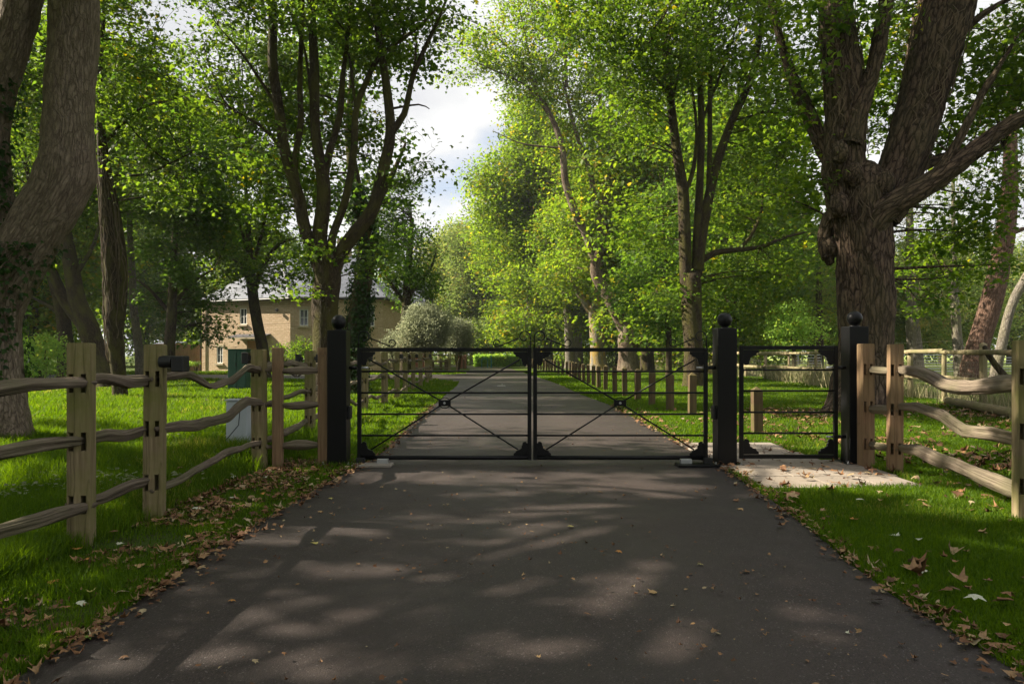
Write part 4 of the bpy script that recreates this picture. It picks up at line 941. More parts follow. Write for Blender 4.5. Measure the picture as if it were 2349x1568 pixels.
# porch canopy
pc = A + u * ((q[0] + q[1]) / 2 + .1) + Vector((0, 0, 2.42)) + nr * .45
MB().box(pc, (3.0, .95, .06), rz, rx=rad(14)).build('porch_roof', roof_mat, hs); MB().box(pc + nr * .44 - Vector((0, 0, .16)), (2.96, .05, .09), rz).build('fascia', M['cream'], hs)
hR = [hole(687, 707, 709, 747, C0, E1), hole(842, 859, 700, 748, C0, E1), hole(690, 712, 802, 838, C0, E1)]
A2, u2, nr2 = wall_with_holes(C0, E1, EH, hR, hs, wall_mat)
for q in hR: window(A2, u2, nr2, q, hs, (1, 1))
for a_, b_ in ((E1, B1), (B1, B0), (B0, E0)): wall_with_holes(a_, b_, EH, [], hs, wall_mat)
def inset(p, k=.35): c = Vector((-15, 50.5, 0)); d = (p - c); d.z = 0; q = p + d.normalized() * k; q.z = EH + .02; return q
r0, r1 = Vector((-17.0, 51.4, 8.3)), Vector((-11.6, 50.6, 8.3)); e = [inset(p) for p in (E0, C0, E1, B1, B0)]
rf = quad_uv([[e[0], e[1], r0], [e[1], e[2], r1, r0], [e[2], e[3], r1], [e[3], e[4], r0, r1], [e[4], e[0], r0]], 'roof', roof_mat, hs)
gt = MB(); m_ = [p - Vector((0, 0, .10)) for p in e] + [e[0] - Vector((0, 0, .10))]
for i in range(5): gt.tube([m_[i], m_[i + 1]], .07, 8)
gt.build('gutter', M['blackmatt'], hs); MB().tube([E0 + Vector((-.05, -.12, 0)), E0 + Vector((-.05, -.12, EH))], .045, 8).build('downpipe', M['blackmatt'], hs)
MB().tube([e[1] + Vector((0, 0, .03)), r0 + Vector((0, 0, .03))], .09, 6).build('hip_ridge', mat_plain('ridge_tile', (.2, .2, .22), .7), hs)
sp_ = C0 + Vector((-.95, .30, 4.1)); MB().tube([sp_, sp_ + Vector((-.03, -.10, 0))], .11, 12).build('alarm_box', M['blackmatt'], hs, bevel=.01)
MB().box((-12.2, 50.8, 8.8), (.9, .7, 1.6)).build('chimney', wall_mat, hs)

hb = thing('brick_house', 'pink and red brick house half hidden behind the round grey-green shrubs', 'house', (-8.5, 58, 0))
pk = mat_plain('pink_render', (.52, .34, .27), .85, .2)
A3, u3, n3 = wall_with_holes((-11.5, 58, 0), (-7.6, 58, 0), 5.2, [], hb, pk)
A3, u3, n3 = wall_with_holes((-10.2, 57, 0), (-7.2, 57, 0), 2.9, [(2.1, 2.8, 1.4, 2.5)], hb, red_mat); window(A3, u3, n3, (2.1, 2.8, 1.4, 2.5), hb)
wall_with_holes((-7.2, 57, 0), (-7.2, 60, 0), 2.9, [], hb, red_mat); wall_with_holes((-7.6, 58, 0), (-7.6, 66, 0), 5.2, [], hb, pk); wall_with_holes((-11.5, 66, 0), (-11.5, 58, 0), 5.2, [], hb, pk)
quad_uv([[(-11.8, 57.7, 5.2), (-7.3, 57.7, 5.2), (-7.3, 62, 7.6), (-11.8, 62, 7.6)], [(-7.3, 66.3, 5.2), (-11.8, 66.3, 5.2), (-11.8, 62, 7.6), (-7.3, 62, 7.6)], [(-10.3, 56.8, 2.9), (-7.1, 56.8, 2.9), (-7.1, 58, 3.6), (-10.3, 58, 3.6)]], 'roof', roof_mat, hb)

# wooden side gate, topiary
gw = thing('garden_gate', 'tall grey-brown boarded garden gate at the left end of the stone house', 'gate', (-23, 49.5, 0))
for i in range(8): MB().box((-24.0 + i * .26, 49.6, .95), (.25, .04, 1.9)).build('board', M['round_rail'] if False else M['oak_new'], gw)
MB().box((-23.1, 49.66, 1.7), (2.2, .05, .1)).build('rail', M['oak_new'], gw)
hd = thing('red_garage', 'small piece of a red brick outbuilding beside the boarded garden gate', 'outbuilding', (-26, 54, 0))
wall_with_holes((-27.6, 54, 0), (-26.2, 54, 0), 2.0, [], hd, red_mat); wall_with_holes((-26.2, 54, 0), (-26.2, 56, 0), 2.0, [], hd, red_mat); quad_uv([[(-27.8, 53.8, 2.0), (-26.0, 53.8, 2.0), (-26.0, 56, 2.2), (-27.8, 56, 2.2)]], 'roof', roof_mat, hd)
# ------------------------------------------------------------------ trees
# T1 huge double trunk at the left edge
Y = 9.2
L1 = px_limbs([[(-28, 1040, .64), (-20, 960, .52), (-14, 860, .43), (-16, 760, .40), (-12, 706, .41), (6, 655, .42), (34, 605, .42), (64, 554, .42), (96, 500, .42), (128, 450, .41), (150, 395, .42), (156, 345, .38), (158, 280, .35), (162, 180, .345), (170, 60, .35), (172, -100, .33), (185, -400, .27, .5), (220, -750, .18, .3), (260, -1050, .06, 0)],
    [(10, 600, .30), (0, 520, .29), (-14, 430, .27), (-20, 330, .26), (-13, 250, .26), (3, 180, .27), (25, 100, .28), (48, 10, .28), (66, -120, .27), (20, -450, .20, -1), (-120, -850, .08, -2)],
    [(172, -60, .17), (300, -180, .14, -1), (520, -330, .09, -1.5), (760, -430, .04, -2)],
    [(60, -80, .2), (-200, -260, .14, -1.2), (-480, -420, .06, -2)],
    [(176, -250, .15), (260, -500, .10, -2), (420, -750, .05, -3.5)]], Y)
B1_ = [((-6, 8, 11.5), (4.5, 4.5, 2.6), 1.0), ((-10.5, 6.5, 10.0), (4.5, 4.5, 3.0), 1.0), ((-8, 3.5, 9.0), (4.5, 3.5, 2.5), .9), ((-3.5, 6.5, 10.8), (3.0, 3.0, 1.6), .8), ((-12, 2, 8.2), (4, 3.5, 2.6), 1.0)]
t1 = tree('sycamore_tree', 'massive grey-barked tree with forked leaning trunk behind the near end of the oak fence', 'tree', L1, B1_, 'leaf', 'bark_big', .17, 'lobe', 2.2, 45, .5, seed=3, n=56, step=.06, amp=.10, bump=.016, big=2)
ivy_on(t1, L1[0][2:8], 1500, .075, 5, .07); ivy_on(t1, L1[1][:6], 900, .075, 6, .06); vines_on(t1, L1[0][3:8], 9, 2)

tree('sycamore_tree', 'broad unseen sycamore added outside the picture edge to shade the drive', 'tree', [[(-16, 6.5, 0, .45), (-16, 6.5, 3, .36), (-15.7, 6.3, 6, .28), (-16, 6.8, 10, .12)], [(-16, 6.5, 3.5, .2), (-13.5, 7, 7, .1)], [(-16, 6.5, 4, .2), (-17, 3, 8, .1)]],
    [((-16.5, 7, 11), (4.5, 4.5, 2.4), 1.0), ((-13.8, 6.5, 8.2), (3.5, 4.5, 1.8), 1.0), ((-18, 3, 9.5), (4.5, 4.5, 2.6), 1), ((-14, 0.5, 7.5), (4.5, 4, 2.2), 1), ((-17.5, 10.5, 9.5), (4.5, 3.5, 2.6), .9)], 'leaf', 'bark_mid', .17, 'oval', 1.6, 40, .5, seed=9)  # unseen tree, added so that its crown shades the near drive
# T2 forked leaning trunk, left lawn
Y = 24.6
L = px_limbs([[(248, 890, .42), (238, 850, .36), (215, 790, .40), (200, 745, .40), (178, 690, .34), (165, 620, .30), (152, 550, .26), (140, 440, .20), (150, 300, .14), (140, 120, .08)], [(196, 748, .30), (150, 690, .24), (118, 620, .21), (95, 520, .16), (60, 380, .09)], [(168, 640, .1), (215, 560, .08), (235, 470, .05)]], Y)
tree('sycamore_tree', 'leaning mossy tree forking low into two trunks on the left lawn', 'tree', L, px_blobs([(120, 380, 170, 150, 3, 0), (200, 180, 180, 150, 3, 1), (30, 500, 110, 120, 2.5, 1), (60, 120, 160, 140, 3, 0), (180, 560, 60, 50, 1.5, 0, .6)], Y), 'leaf', 'bark_mid', .13, 'lobe', 2.2, 42, .5, seed=11, n=20)
# T4 vine-wrapped pair
Y = 18.6
L = px_limbs([[(276, 915, .22), (272, 850, .21), (262, 760, .24), (258, 640, .23), (250, 520, .20), (240, 420, .16), (232, 330, .12), (228, 200, .09), (236, 60, .06), (250, -120, .03)], [(270, 780, .15), (282, 640, .14), (272, 520, .12), (250, 400, .10), (232, 260, .07), (222, 60, .05)], [(238, 330, .05), (320, 250, .04), (400, 230, .02)], [(240, 400, .045), (330, 400, .035), (440, 350, .02)]], Y)
t4 = tree('vine_covered_tree', 'slender twin-stemmed tree wrapped in dry creeper on the left lawn', 'tree', L, px_blobs([(330, 220, 130, 110, 2.2, 0), (250, 60, 140, 100, 2.2, 0), (380, 400, 90, 70, 1.5, .5, .8), (300, -150, 220, 130, 3, 0)], Y), 'leaf', 'bark_mid', .115, 'lobe', 2.0, 42, .42, seed=12, n=20)
vines_on(t4, L[0][1:7], 26, 4, .014, 1.2); vines_on(t4, L[1][:4], 12, 5, .012, 1.2)
# T6 dark trunk far left, T5 thin pale
Y = 30
L = px_limbs([[(152, 865, .42), (150, 780, .36), (140, 700, .32), (110, 600, .22), (90, 500, .15), (80, 350, .08)], [(145, 720, .16), (90, 690, .07), (70, 680, .04)]], Y)
tree('sycamore_tree', 'short dark trunk standing upright behind the leftmost oak fence posts', 'tree', L, px_blobs([(90, 400, 130, 130, 3, 0), (40, 600, 80, 70, 2, 1, .8), (130, 250, 120, 120, 3, 1)], Y), 'leaf', 'bark_mid', .18, 'lobe', 2.2, 30, .6, seed=13)
Y = 33
L = px_limbs([[(322, 868, .26), (318, 800, .22), (306, 700, .20), (304, 640, .18), (298, 500, .13), (310, 350, .08), (300, 200, .05)]], Y)
tree('slim_tree', 'slim pale straight trunk between the creeper-wrapped tree and the dense dark tree', 'tree', L, px_blobs([(310, 420, 100, 120, 2.5, 0), (300, 250, 120, 120, 2.5, 0)], Y), 'leaf', 'bark_pale', .17, 'lobe', 2.0, 30, .6, seed=14)
# T7 dense dark low tree
Y = 29
L = px_limbs([[(386, 870, .30), (388, 800, .26), (395, 700, .22), (400, 560, .15), (410, 400, .08)], [(395, 700, .1), (450, 640, .07), (490, 620, .03)], [(392, 720, .1), (340, 660, .07), (310, 640, .03)]], Y)
tree('field_maple', 'dense dark green tree with branches hanging almost to the lawn left of the stone house', 'tree', L, px_blobs([(410, 720, 88, 80, 1.7, 0, 1.6), (385, 620, 115, 95, 2.2, 0, 1.3), (420, 500, 110, 90, 2.2, 0), (335, 700, 60, 70, 1.4, 0), (445, 660, 55, 70, 1.0, -.5), (430, 370, 110, 80, 2.4, 0), (480, 470, 70, 60, 1.8, 0), (400, 280, 100, 80, 2.4, .5, .8)], Y), 'leaf_dk', 'bark_mid', .15, 'lobe', 3.0, 36, .45, seed=15)
# T8 small sycamore in front of the house
Y = 34
L = px_limbs([[(606, 868, .36), (602, 800, .30), (590, 740, .28), (582, 690, .27), (578, 650, .27)], [(578, 660, .18), (560, 620, .12), (530, 590, .07), (500, 580, .03)], [(580, 655, .2), (572, 560, .15), (565, 450, .10), (555, 330, .05)], [(585, 655, .17), (610, 600, .12), (640, 560, .08), (680, 545, .03)], [(576, 600, .1), (545, 500, .07), (520, 400, .03)], [(584, 600, .1), (612, 480, .07), (620, 380, .03)]], Y)
tree('sycamore_tree', 'small spreading tree standing in front of the stone house', 'tree', L, px_blobs([(560, 430, 120, 110, 2.6, 0, .8), (590, 560, 110, 60, 2.2, 0, .6), (510, 520, 75, 80, 2, 0, .8), (560, 260, 110, 90, 2.6, 0, .9), (660, 585, 50, 28, 1, -1, .6), (635, 650, 30, 22, 1, -1.5, .5), (512, 640, 32, 30, 1, -1, .7), (620, 618, 80, 24, 2.0, -1, 1.0), (690, 610, 60, 30, 1.5, 0, .9), (470, 330, 90, 80, 2.4, 0, .8), (650, 330, 100, 110, 2.4, 1, .7), (540, 150, 130, 100, 2.4, 0, .8), (680, 180, 100, 90, 2.4, 1, .7)], Y), 'leaf', 'bark_mid', .17, 'lobe', 2.2, 26, .5, seed=16, n=18)
# T9 multi-stem left of centre
Y = 16.0
L9 = px_limbs([[(748, 905, .36), (748, 800, .31), (746, 700, .31), (752, 640, .31), (750, 590, .27)],
    [(744, 640, .18), (725, 590, .16), (700, 528, .155), (685, 453, .14), (655, 352, .13), (640, 252, .12), (626, 151, .115), (625, 40, .10), (615, -120, .07), (600, -300, .03)],
    [(750, 640, .2), (733, 553, .18), (741, 478, .17), (741, 413, .16), (724, 302, .12), (721, 151, .11), (714, 20, .09), (700, -180, .05)],
    [(741, 420, .11), (755, 352, .09), (780, 262, .075), (786, 180, .06), (800, 60, .04), (810, -80, .03)],
    [(756, 620, .14), (763, 543, .10), (791, 463, .09), (811, 352, .085), (817, 252, .075), (841, 186, .065), (872, 130, .055), (962, 60, .035), (1010, 10, .02)],
    [(757, 640, .21), (778, 585, .17), (812, 538, .16), (856, 478, .15), (882, 377, .135), (896, 302, .12), (887, 201, .10), (872, 101, .085), (855, -20, .07), (850, -200, .04)],
    [(896, 305, .09), (927, 262, .075), (947, 176, .06), (975, 110, .05), (1003, 50, .04), (1040, -40, .02)],
    [(690, 470, .10), (676, 380, .08), (690, 282, .075), (688, 191, .065), (692, 60, .05), (700, -100, .03)],
    [(655, 352, .05), (600, 290, .04), (520, 240, .025), (470, 120, .012)], [(640, 250, .045), (560, 130, .03), (500, 60, .015)],
    [(720, 300, .035), (700, 120, .03), (660, 10, .02)], [(896, 250, .03), (960, 240, .02), (985, 250, .01)], [(816, 252, .04), (800, 120, .03), (770, 0, .02)], [(947, 176, .03), (955, 100, .025), (940, 20, .015)]], Y)
tree('sycamore_tree', 'tall many-stemmed tree rising behind the leftmost gate post', 'tree', L9, px_blobs([(560, 150, 150, 170, 2.2, 0, .9), (740, 10, 230, 130, 2.5, 0, 1.0), (900, 60, 110, 110, 2.0, 0, .8), (955, 330, 45, 38, .6, 0, .5), (920, 410, 60, 45, .8, 0, .6), (1000, 370, 28, 26, .5, 0, .45), (640, 430, 110, 90, 1.5, .5, .6), (720, 250, 130, 110, 1.3, 1.5, .55), (700, 570, 75, 40, 1.0, -.5, .5), (700, 660, 40, 14, .5, -1, .35),
    (845, 260, 60, 140, 1.0, 1, .5), (700, -260, 330, 160, 3.0, 0, .9), (700, -560, 260, 150, 2.8, 0, .8), (1000, 40, 60, 50, 1.2, 0, .6), (860, 600, 40, 60, .6, .8, .5)], Y), 'leaf', 'bark_mid', .105, 'lobe', 2.1, 44, .32, flat=.36, seed=17, n=22, step=.2)
# T10 ivy trunk just right of it
Y = 21
L = px_limbs([[(812, 895, .33), (815, 800, .31), (825, 700, .29), (838, 600, .27), (832, 520, .24), (815, 420, .18), (800, 300, .12), (810, 150, .07)], [(832, 560, .16), (860, 480, .12), (900, 400, .08), (930, 330, .04)]], Y)
t10 = tree('ivy_covered_tree', 'trunk thickly clad in dark ivy between the left gate post and the house', 'tree', L, px_blobs([(850, 430, 100, 110, 2, .5, .8), (800, 200, 110, 130, 2.3, .5, .7), (890, 560, 60, 55, 1.3, .5, .6), (740, 380, 110, 110, 2, 1, .7), (670, 300, 90, 100, 2, 1, .7), (880, 300, 60, 80, 1.5, 1, .6), (760, 80, 130, 90, 2, 1, .8)], Y), 'leaf_dk', 'bark_mid', .15, 'lobe', 2.0, 30, .42, seed=18)
ivy_on(t10, L[0][:6], 7000, .10, 7, .10)
# dark green tree beyond, centre-left
Y = 42
L = px_limbs([[(930, 862, .35), (930, 760, .30), (935, 650, .25), (945, 500, .12)], [(932, 700, .15), (890, 640, .1), (870, 600, .05)], [(935, 680, .15), (985, 620, .1), (1000, 580, .05)]], Y)
tree('lime_tree', 'dark full tree with drooping sprays beyond the ivy-clad trunk, left of the sky gap', 'tree', L, px_blobs([(930, 590, 75, 90, 2.8, 0, 1.2), (890, 690, 35, 55, 1.2, -1, .9), (940, 660, 75, 45, 2.4, 0, 1.0), (880, 480, 70, 80, 2.2, 1, 1)], Y), 'leaf_dk', 'bark_mid', .17, 'oval', 3.0, 30, .5, seed=19)

# T11 double trunk, right
Y = 25.6
L11 = px_limbs([[(1592, 887, .44), (1591, 800, .36), (1586, 700, .37), (1586, 630, .37)],
    [(1578, 720, .24), (1573, 629, .24), (1570, 520, .23), (1567, 440, .21), (1553, 352, .18), (1538, 226, .15), (1523, 60, .13), (1510, -120, .10), (1480, -350, .05)],
    [(1600, 640, .2), (1599, 560, .18), (1604, 450, .15), (1609, 302, .13), (1604, 126, .11), (1598, -40, .08), (1610, -250, .05)],
    [(1600, 620, .24), (1606, 560, .22), (1616, 503, .20), (1644, 377, .17), (1679, 277, .15), (1718, 191, .13), (1742, 90, .10), (1760, -60, .07)],
    [(1625, 450, .11), (1628, 352, .10), (1629, 201, .085), (1635, 20, .07)],
    [(1606, 600, .13), (1640, 580, .12), (1680, 574, .10), (1745, 566, .08), (1800, 545, .06), (1850, 532, .03)], [(1690, 575, .08), (1720, 545, .07), (1745, 490, .06), (1750, 450, .03)],
    [(1568, 450, .09), (1590, 390, .08), (1598, 300, .06), (1585, 180, .04)], [(1679, 277, .05), (1740, 260, .04), (1790, 220, .02)], [(1538, 226, .06), (1480, 150, .04), (1400, 90, .02)], [(1610, 280, .06), (1660, 150, .05), (1700, 30, .03)]], Y)
tree('sycamore_tree', 'double-trunked mossy tree behind the right leaf of the wide gate', 'tree', L11, px_blobs([(1500, 110, 150, 110, 3.5, -1, 1.1), (1650, 40, 180, 130, 3.5, 0, 1.0), (1440, 260, 80, 90, 2, -1, .6), (1780, 250, 110, 140, 2.5, .5, .9), (1700, 440, 110, 100, 2, 1.5, .8), (1640, 650, 90, 60, 2, 1.5, .7), (1530, 680, 75, 45, 2, 1.0, .9), (1750, 600, 80, 60, 2, 1, .9), (1350, 40, 110, 60, 2.2, -2, .7),
    (1550, -200, 320, 160, 4.5, 0, .8), (1600, -480, 250, 150, 4, 0, .8), (1470, 520, 70, 70, 1.6, 1.5, .6)], Y), 'leaf', 'bark_mid', .135, 'lobe', 2.2, 42, .42, gaps=False, seed=20, n=24, step=.25)
# slim dark trunk
Y = 33
L = px_limbs([[(1534, 871, .16), (1534, 780, .15), (1530, 700, .13), (1525, 600, .10), (1520, 480, .05)]], Y)
tree('slim_tree', 'slim black-looking trunk just left of the double-trunked tree', 'tree', L, px_blobs([(1510, 600, 90, 90, 2.4, 0), (1530, 720, 60, 35, 1.8, 0, .8), (1560, 480, 80, 90, 2, .5), (1470, 690, 70, 28, 1.8, 0, .9), (1440, 655, 50, 22, 1.5, 0, .7), (1510, 760, 70, 18, 1.8, 0, .5)], Y), 'leaf_dk', 'bark_mid', .17, 'lobe', 2.2, 30, .5, seed=21)

# T12 huge gnarled tree, right
Y = 14.8
L12 = px_limbs([[(1978, 965, .78), (1982, 900, .66), (1985, 800, .60), (1988, 700, .60), (1985, 600, .62), (1982, 520, .68), (1980, 460, .68), (1985, 410, .55), (2000, 385, .30)],
    [(1945, 500, .44), (1938, 420, .47), (1938, 340, .46), (1938, 250, .44), (1930, 150, .42), (1918, 40, .40), (1905, -120, .36), (1890, -420, .22), (1880, -750, .06)],
    [(2020, 500, .46), (2058, 420, .50), (2082, 340, .52), (2106, 262, .54), (2135, 160, .58), (2160, 50, .62), (2185, -60, .56), (2210, -250, .40, .4), (2260, -520, .22, .4), (2300, -800, .06, 0)],
    [(1950, 330, .24, -.3), (1975, 240, .20, -.35), (2000, 170, .18, -.35), (2022, 70, .17, -.3), (2040, -50, .15, -.2), (2070, -260, .09, -.2)],
    [(1985, 560, .30, -.22), (2010, 500, .32, -.42), (2060, 462, .30, -.6), (2120, 428, .27, -.7), (2180, 388, .24, -.8), (2240, 342, .21, -.9), (2310, 290, .19, -1.0), (2380, 250, .15, -1.1), (2520, 150, .09, -1.2), (2680, 60, .03, -1.2)],
    [(2130, 425, .15, -.7), (2170, 370, .12, -.8), (2215, 290, .10, -.8), (2250, 220, .09, -.8), (2290, 155, .07, -.8), (2330, 90, .04, -.8)],
    [(1925, 400, .24, .2), (1885, 330, .18, .3), (1855, 260, .16, .4), (1820, 180, .13, .6), (1790, 90, .10, .8), (1760, -40, .06, 1)],
    [(1960, 450, .2, .2), (1905, 500, .17, .3), (1893, 560, .17, .3), (1905, 605, .10, .2)],
    [(2080, 400, .14, .3), (2180, 355, .11, .8), (2300, 340, .07, 1.2)], [(2190, 90, .12, 0), (2260, 30, .08, -.2), (2349, -20, .05, -.3)],
    [(1968, 880, .34, -.12), (1938, 915, .28, -.3), (1905, 945, .20, -.45), (1872, 972, .08, -.55)], [(2008, 890, .32, -.12), (2040, 930, .24, -.25), (2070, 965, .1, -.35)], [(1985, 880, .35, -.3), (1988, 930, .3, -.5), (1990, 975, .12, -.8)]], Y)
t12 = tree('gnarled_tree', 'huge gnarled old tree with ridged red-brown bark behind the rightmost gate post', 'tree', L12, px_blobs([(1850, 60, 130, 110, 1.5, 0, .7), (2230, 170, 130, 130, 1.5, .8, .55), (2040, 80, 60, 110, 1.0, 1.2, .6), (1850, 380, 70, 70, 1.2, .6, .4), (2200, 590, 110, 70, 1.5, 1.5, .9), (2150, 670, 50, 40, .8, 1.5, .7), (2320, 420, 90, 70, 1.5, .6, .6), (2050, -350, 450, 170, 4, 0, .8), (2000, -700, 350, 180, 4, 0, .8), (2500, 40, 150, 180, 2.5, -1, .7), (1820, 230, 70, 90, 1.2, .2, .4), (2330, 60, 70, 70, 1.2, 0, .5), (2035, 240, 60, 110, 1.0, 1.8, .8), (2060, 120, 70, 100, 1.2, 2.5, .8), (2250, 300, 100, 90, 1.5, 1.5, .7), (1870, 200, 90, 100, 1.5, 1.5, .6), (2320, 180, 60, 100, 1.5, 1.5, .7), (2200, 500, 90, 50, 1.5, 1.2, .7), (1800, 430, 80, 80, 1.5, 1, .5)], Y), 'leaf', 'bark_red', .125, 'lobe', 1.9, 36, .34, gaps=False, seed=22, n=72, step=.05, amp=.16, bump=.026, big=3)
vines_on(t12, L12[1][1:7], 18, 8, .011, 1.2); vines_on(t12, L12[2][1:7], 18, 9, .011, 1.2); vines_on(t12, L12[0][5:8], 12, 10, .012, 1.6)
# burls
bm_ = []
for k, (px, py, r, dy) in enumerate([(1925, 350, .18, -.45), (1900, 570, .20, .2), (1925, 470, .2, -.45), (1960, 400, .18, -.5), (2030, 420, .2, -.5)]):
    c = P(px, py, Y + dy); th, ph = np.meshgrid(np.linspace(0.05, math.pi - .05, 16), np.arange(24) * math.pi / 12, indexing='ij')
    d = np.stack([np.sin(th) * np.cos(ph), np.sin(th) * np.sin(ph), np.cos(th)], -1); V = c + d * (r * (1 + .5 * (fbm(d * 3 + k * 7, 3) - .5)))[..., None] * np.array([1, .8, 1.3])
    i, j = np.meshgrid(np.arange(15), np.arange(24), indexing='ij'); j2 = (j + 1) % 24; fq = np.stack([i * 24 + j, (i + 1) * 24 + j, (i + 1) * 24 + j2, i * 24 + j2], -1).reshape(-1, 4)
    link_mesh('burl', fast_mesh('burl', V.reshape(-1, 3) - np.array(t12.location), fq, {'bk': (V * np.array([1, 1, .4])).reshape(-1, 3)}), M['bark_red'], t12, smooth=True)

# T14 hollow trunk with long leaning limbs (the turning yellow crown over the drive)
Y = 47
L14 = px_limbs([[(1442, 850, .72), (1441, 820, .66), (1440, 780, .66), (1438, 745, .60)],
    [(1438, 760, .5), (1412, 710, .48), (1390, 665, .48), (1368, 625, .45), (1375, 570, .42), (1382, 530, .40), (1376, 480, .38)],
    [(1376, 500, .28), (1395, 440, .26), (1404, 362, .24), (1400, 280, .18), (1410, 180, .12), (1420, 60, .06)], [(1374, 500, .24), (1362, 438, .20), (1350, 380, .16), (1320, 300, .12), (1290, 180, .06)],
    [(1368, 610, .3), (1345, 540, .28), (1322, 493, .27), (1297, 418, .25), (1290, 342, .22), (1271, 282, .18), (1236, 216, .14), (1190, 136, .10), (1120, 70, .05), (1060, 40, .02)],
    [(1271, 282, .10), (1210, 200, .08), (1130, 160, .05), (1060, 130, .02)], [(1290, 340, .08), (1200, 330, .05), (1130, 300, .02)], [(1404, 380, .12), (1440, 290, .1), (1480, 200, .05)], [(1300, 200, .12), (1290, 60, .10), (1250, -80, .07), (1200, -180, .03)], [(1380, 300, .12), (1375, 120, .10), (1390, -60, .07), (1400, -180, .03)], [(1236, 216, .07), (1200, 60, .05), (1180, -60, .02)]], Y)
tree('old_lime_tree', 'tall yellowing tree on a stout brown hollow trunk whose long limb leans over the drive', 'tree', L14, px_blobs([(1080, 110, 75, 42, 2.5, 0.0, .40), (1060, 165, 45, 26, 1.5, 2.0, .35), (1160, 110, 90, 75, 3, 0.0, .55), (1220, 190, 90, 60, 3, 2.0, .5), (1300, 150, 110, 110, 3.5, 0.0, .7), (1400, 240, 90, 110, 3, 2.0, .6), (1330, 340, 90, 90, 3, 2.0, .55), (1300, 480, 60, 80, 2.5, 2.0, .5), (1460, 380, 80, 120, 3, 3.0, .7), (1290, 0, 150, 80, 4, 0.0, .8), (1410, 560, 70, 80, 2.5, 3.0, .7), (1470, 680, 60, 40, 2.5, 0.5, 1.0), (1330, 590, 45, 45, 2, 2.0, .5), (1350, -150, 200, 110, 5, 0.0, .8)], Y), 'leaf_yl', 'bark_brown', .19, 'lobe', 2.0, 30, .6, gaps=False, seed=23, n=30, step=.3, amp=.14)
t14 = bpy.context.scene.objects[-1]
# T13 pale sunlit trunk
Y = 53
L = px_limbs([[(1374, 848, .72), (1372, 820, .62), (1370, 770, .56), (1366, 720, .54), (1358, 700, .45)], [(1360, 716, .38), (1340, 690, .28), (1322, 665, .2), (1310, 640, .1)], [(1366, 710, .4), (1372, 660, .3), (1390, 600, .2), (1400, 500, .1)]], Y)
tree('old_lime_tree', 'stout pale trunk with an orange lichen streak beside the brown hollow trunk', 'tree', L, px_blobs([(1310, 620, 70, 50, 3, 0), (1370, 560, 80, 70, 3, 1), (1420, 640, 60, 60, 2.5, 1)], Y), 'leaf_yl', 'bark_lichen', .20, 'lobe', 2.4, 26, .6, gaps=False, seed=24, n=26)
Y = 60
for k, (px, w, lb) in enumerate([(1307, .55, 'silvery trunk with smooth bark left of the pale orange-streaked trunk'), (1327, .55, 'short shaded trunk touching the silvery trunk'), (1258, .6, 'farthest stout grey trunk beside the right verge')]):
    L = px_limbs([[(px, 843, w * .85), (px, 810, w * .75), (px - 3, 750, w * .65), (px - 8, 680, w * .5), (px - 12, 600, w * .2)]], Y + k * 3)
    tree('lime_tree', lb, 'tree', L, px_blobs([(px - 25, 640 - k * 20, 55, 70, 3.2, 0), (px - 30, 540 - k * 30, 60, 80, 3.2, 1), (px - 5, 730, 45, 35, 2.5, 1.5, 1.0)], Y + k * 3), ['leaf_yl', 'leaf_far', 'leaf_yl'][k], 'bark_pale', .24, 'oval', 2.8, 26, .6, gaps=False, seed=25 + k)

# avenue crowns filling the centre
for k, (px, base, Y, bl, lm, lb) in enumerate([
    (1215, 842, 66, [(1185, 400, 85, 80, 4, 0), (1235, 330, 85, 95, 4, 0), (1150, 470, 70, 60, 3.5, 0), (1270, 450, 80, 90, 4, 0), (1180, 540, 80, 60, 4, 0), (1105, 410, 35, 35, 3, 0, .8), (1215, 250, 60, 45, 3, 0, .7), (1220, 640, 75, 60, 4, -1), (1180, 745, 60, 45, 3.5, -1), (1265, 720, 60, 55, 3.5, -1)], 'leaf_yl', 'broad yellow-tinged crown projecting towards the sky gap from the right of the drive'),
    (1195, 838, 76, [(1160, 590, 80, 70, 4.5, 0), (1240, 620, 80, 80, 4.5, 0), (1130, 520, 50, 60, 3.5, 1), (1190, 700, 70, 40, 3.5, 0)], 'leaf_yl', 'yellow-green crown just left of the silvery trunk, low over the end of the drive'),
    (1085, 836, 84, [(1080, 620, 62, 85, 4.5, 0), (1120, 700, 50, 50, 3.5, 0), (1060, 560, 45, 50, 3.5, 0), (1050, 690, 40, 50, 3.5, 0)], 'leaf_far', 'upright green tree with a visible grey trunk at the far left end of the drive'),
    (1010, 836, 92, [(1010, 600, 45, 60, 4, 0), (1040, 560, 40, 40, 4, 0), (1010, 690, 50, 60, 4, 0)], 'leaf_or', 'far autumn-tinted tree low in the sky gap above the round shrubs'),
    (1140, 836, 100, [(1130, 640, 70, 60, 6, 0), (1190, 690, 70, 60, 6, 0), (1090, 730, 60, 45, 6, 0), (1160, 760, 70, 35, 6, 0), (1230, 760, 60, 45, 6, 0)], 'leaf_far', 'soft pale tree mass closing the far end of the drive')]):
    L = px_limbs([[(px, base, .4), (px, 780, .34), (px - 2, 700, .22), (px, 600, .12), (px, 560, .05)]], Y)
    tree('avenue_tree', lb, 'tree', L, px_blobs(bl, Y), lm, 'bark_pale', .26, 'oval', 3.2, 26, .75, seed=40 + k, gaps=False, group='tall trees at the far end of the avenue')

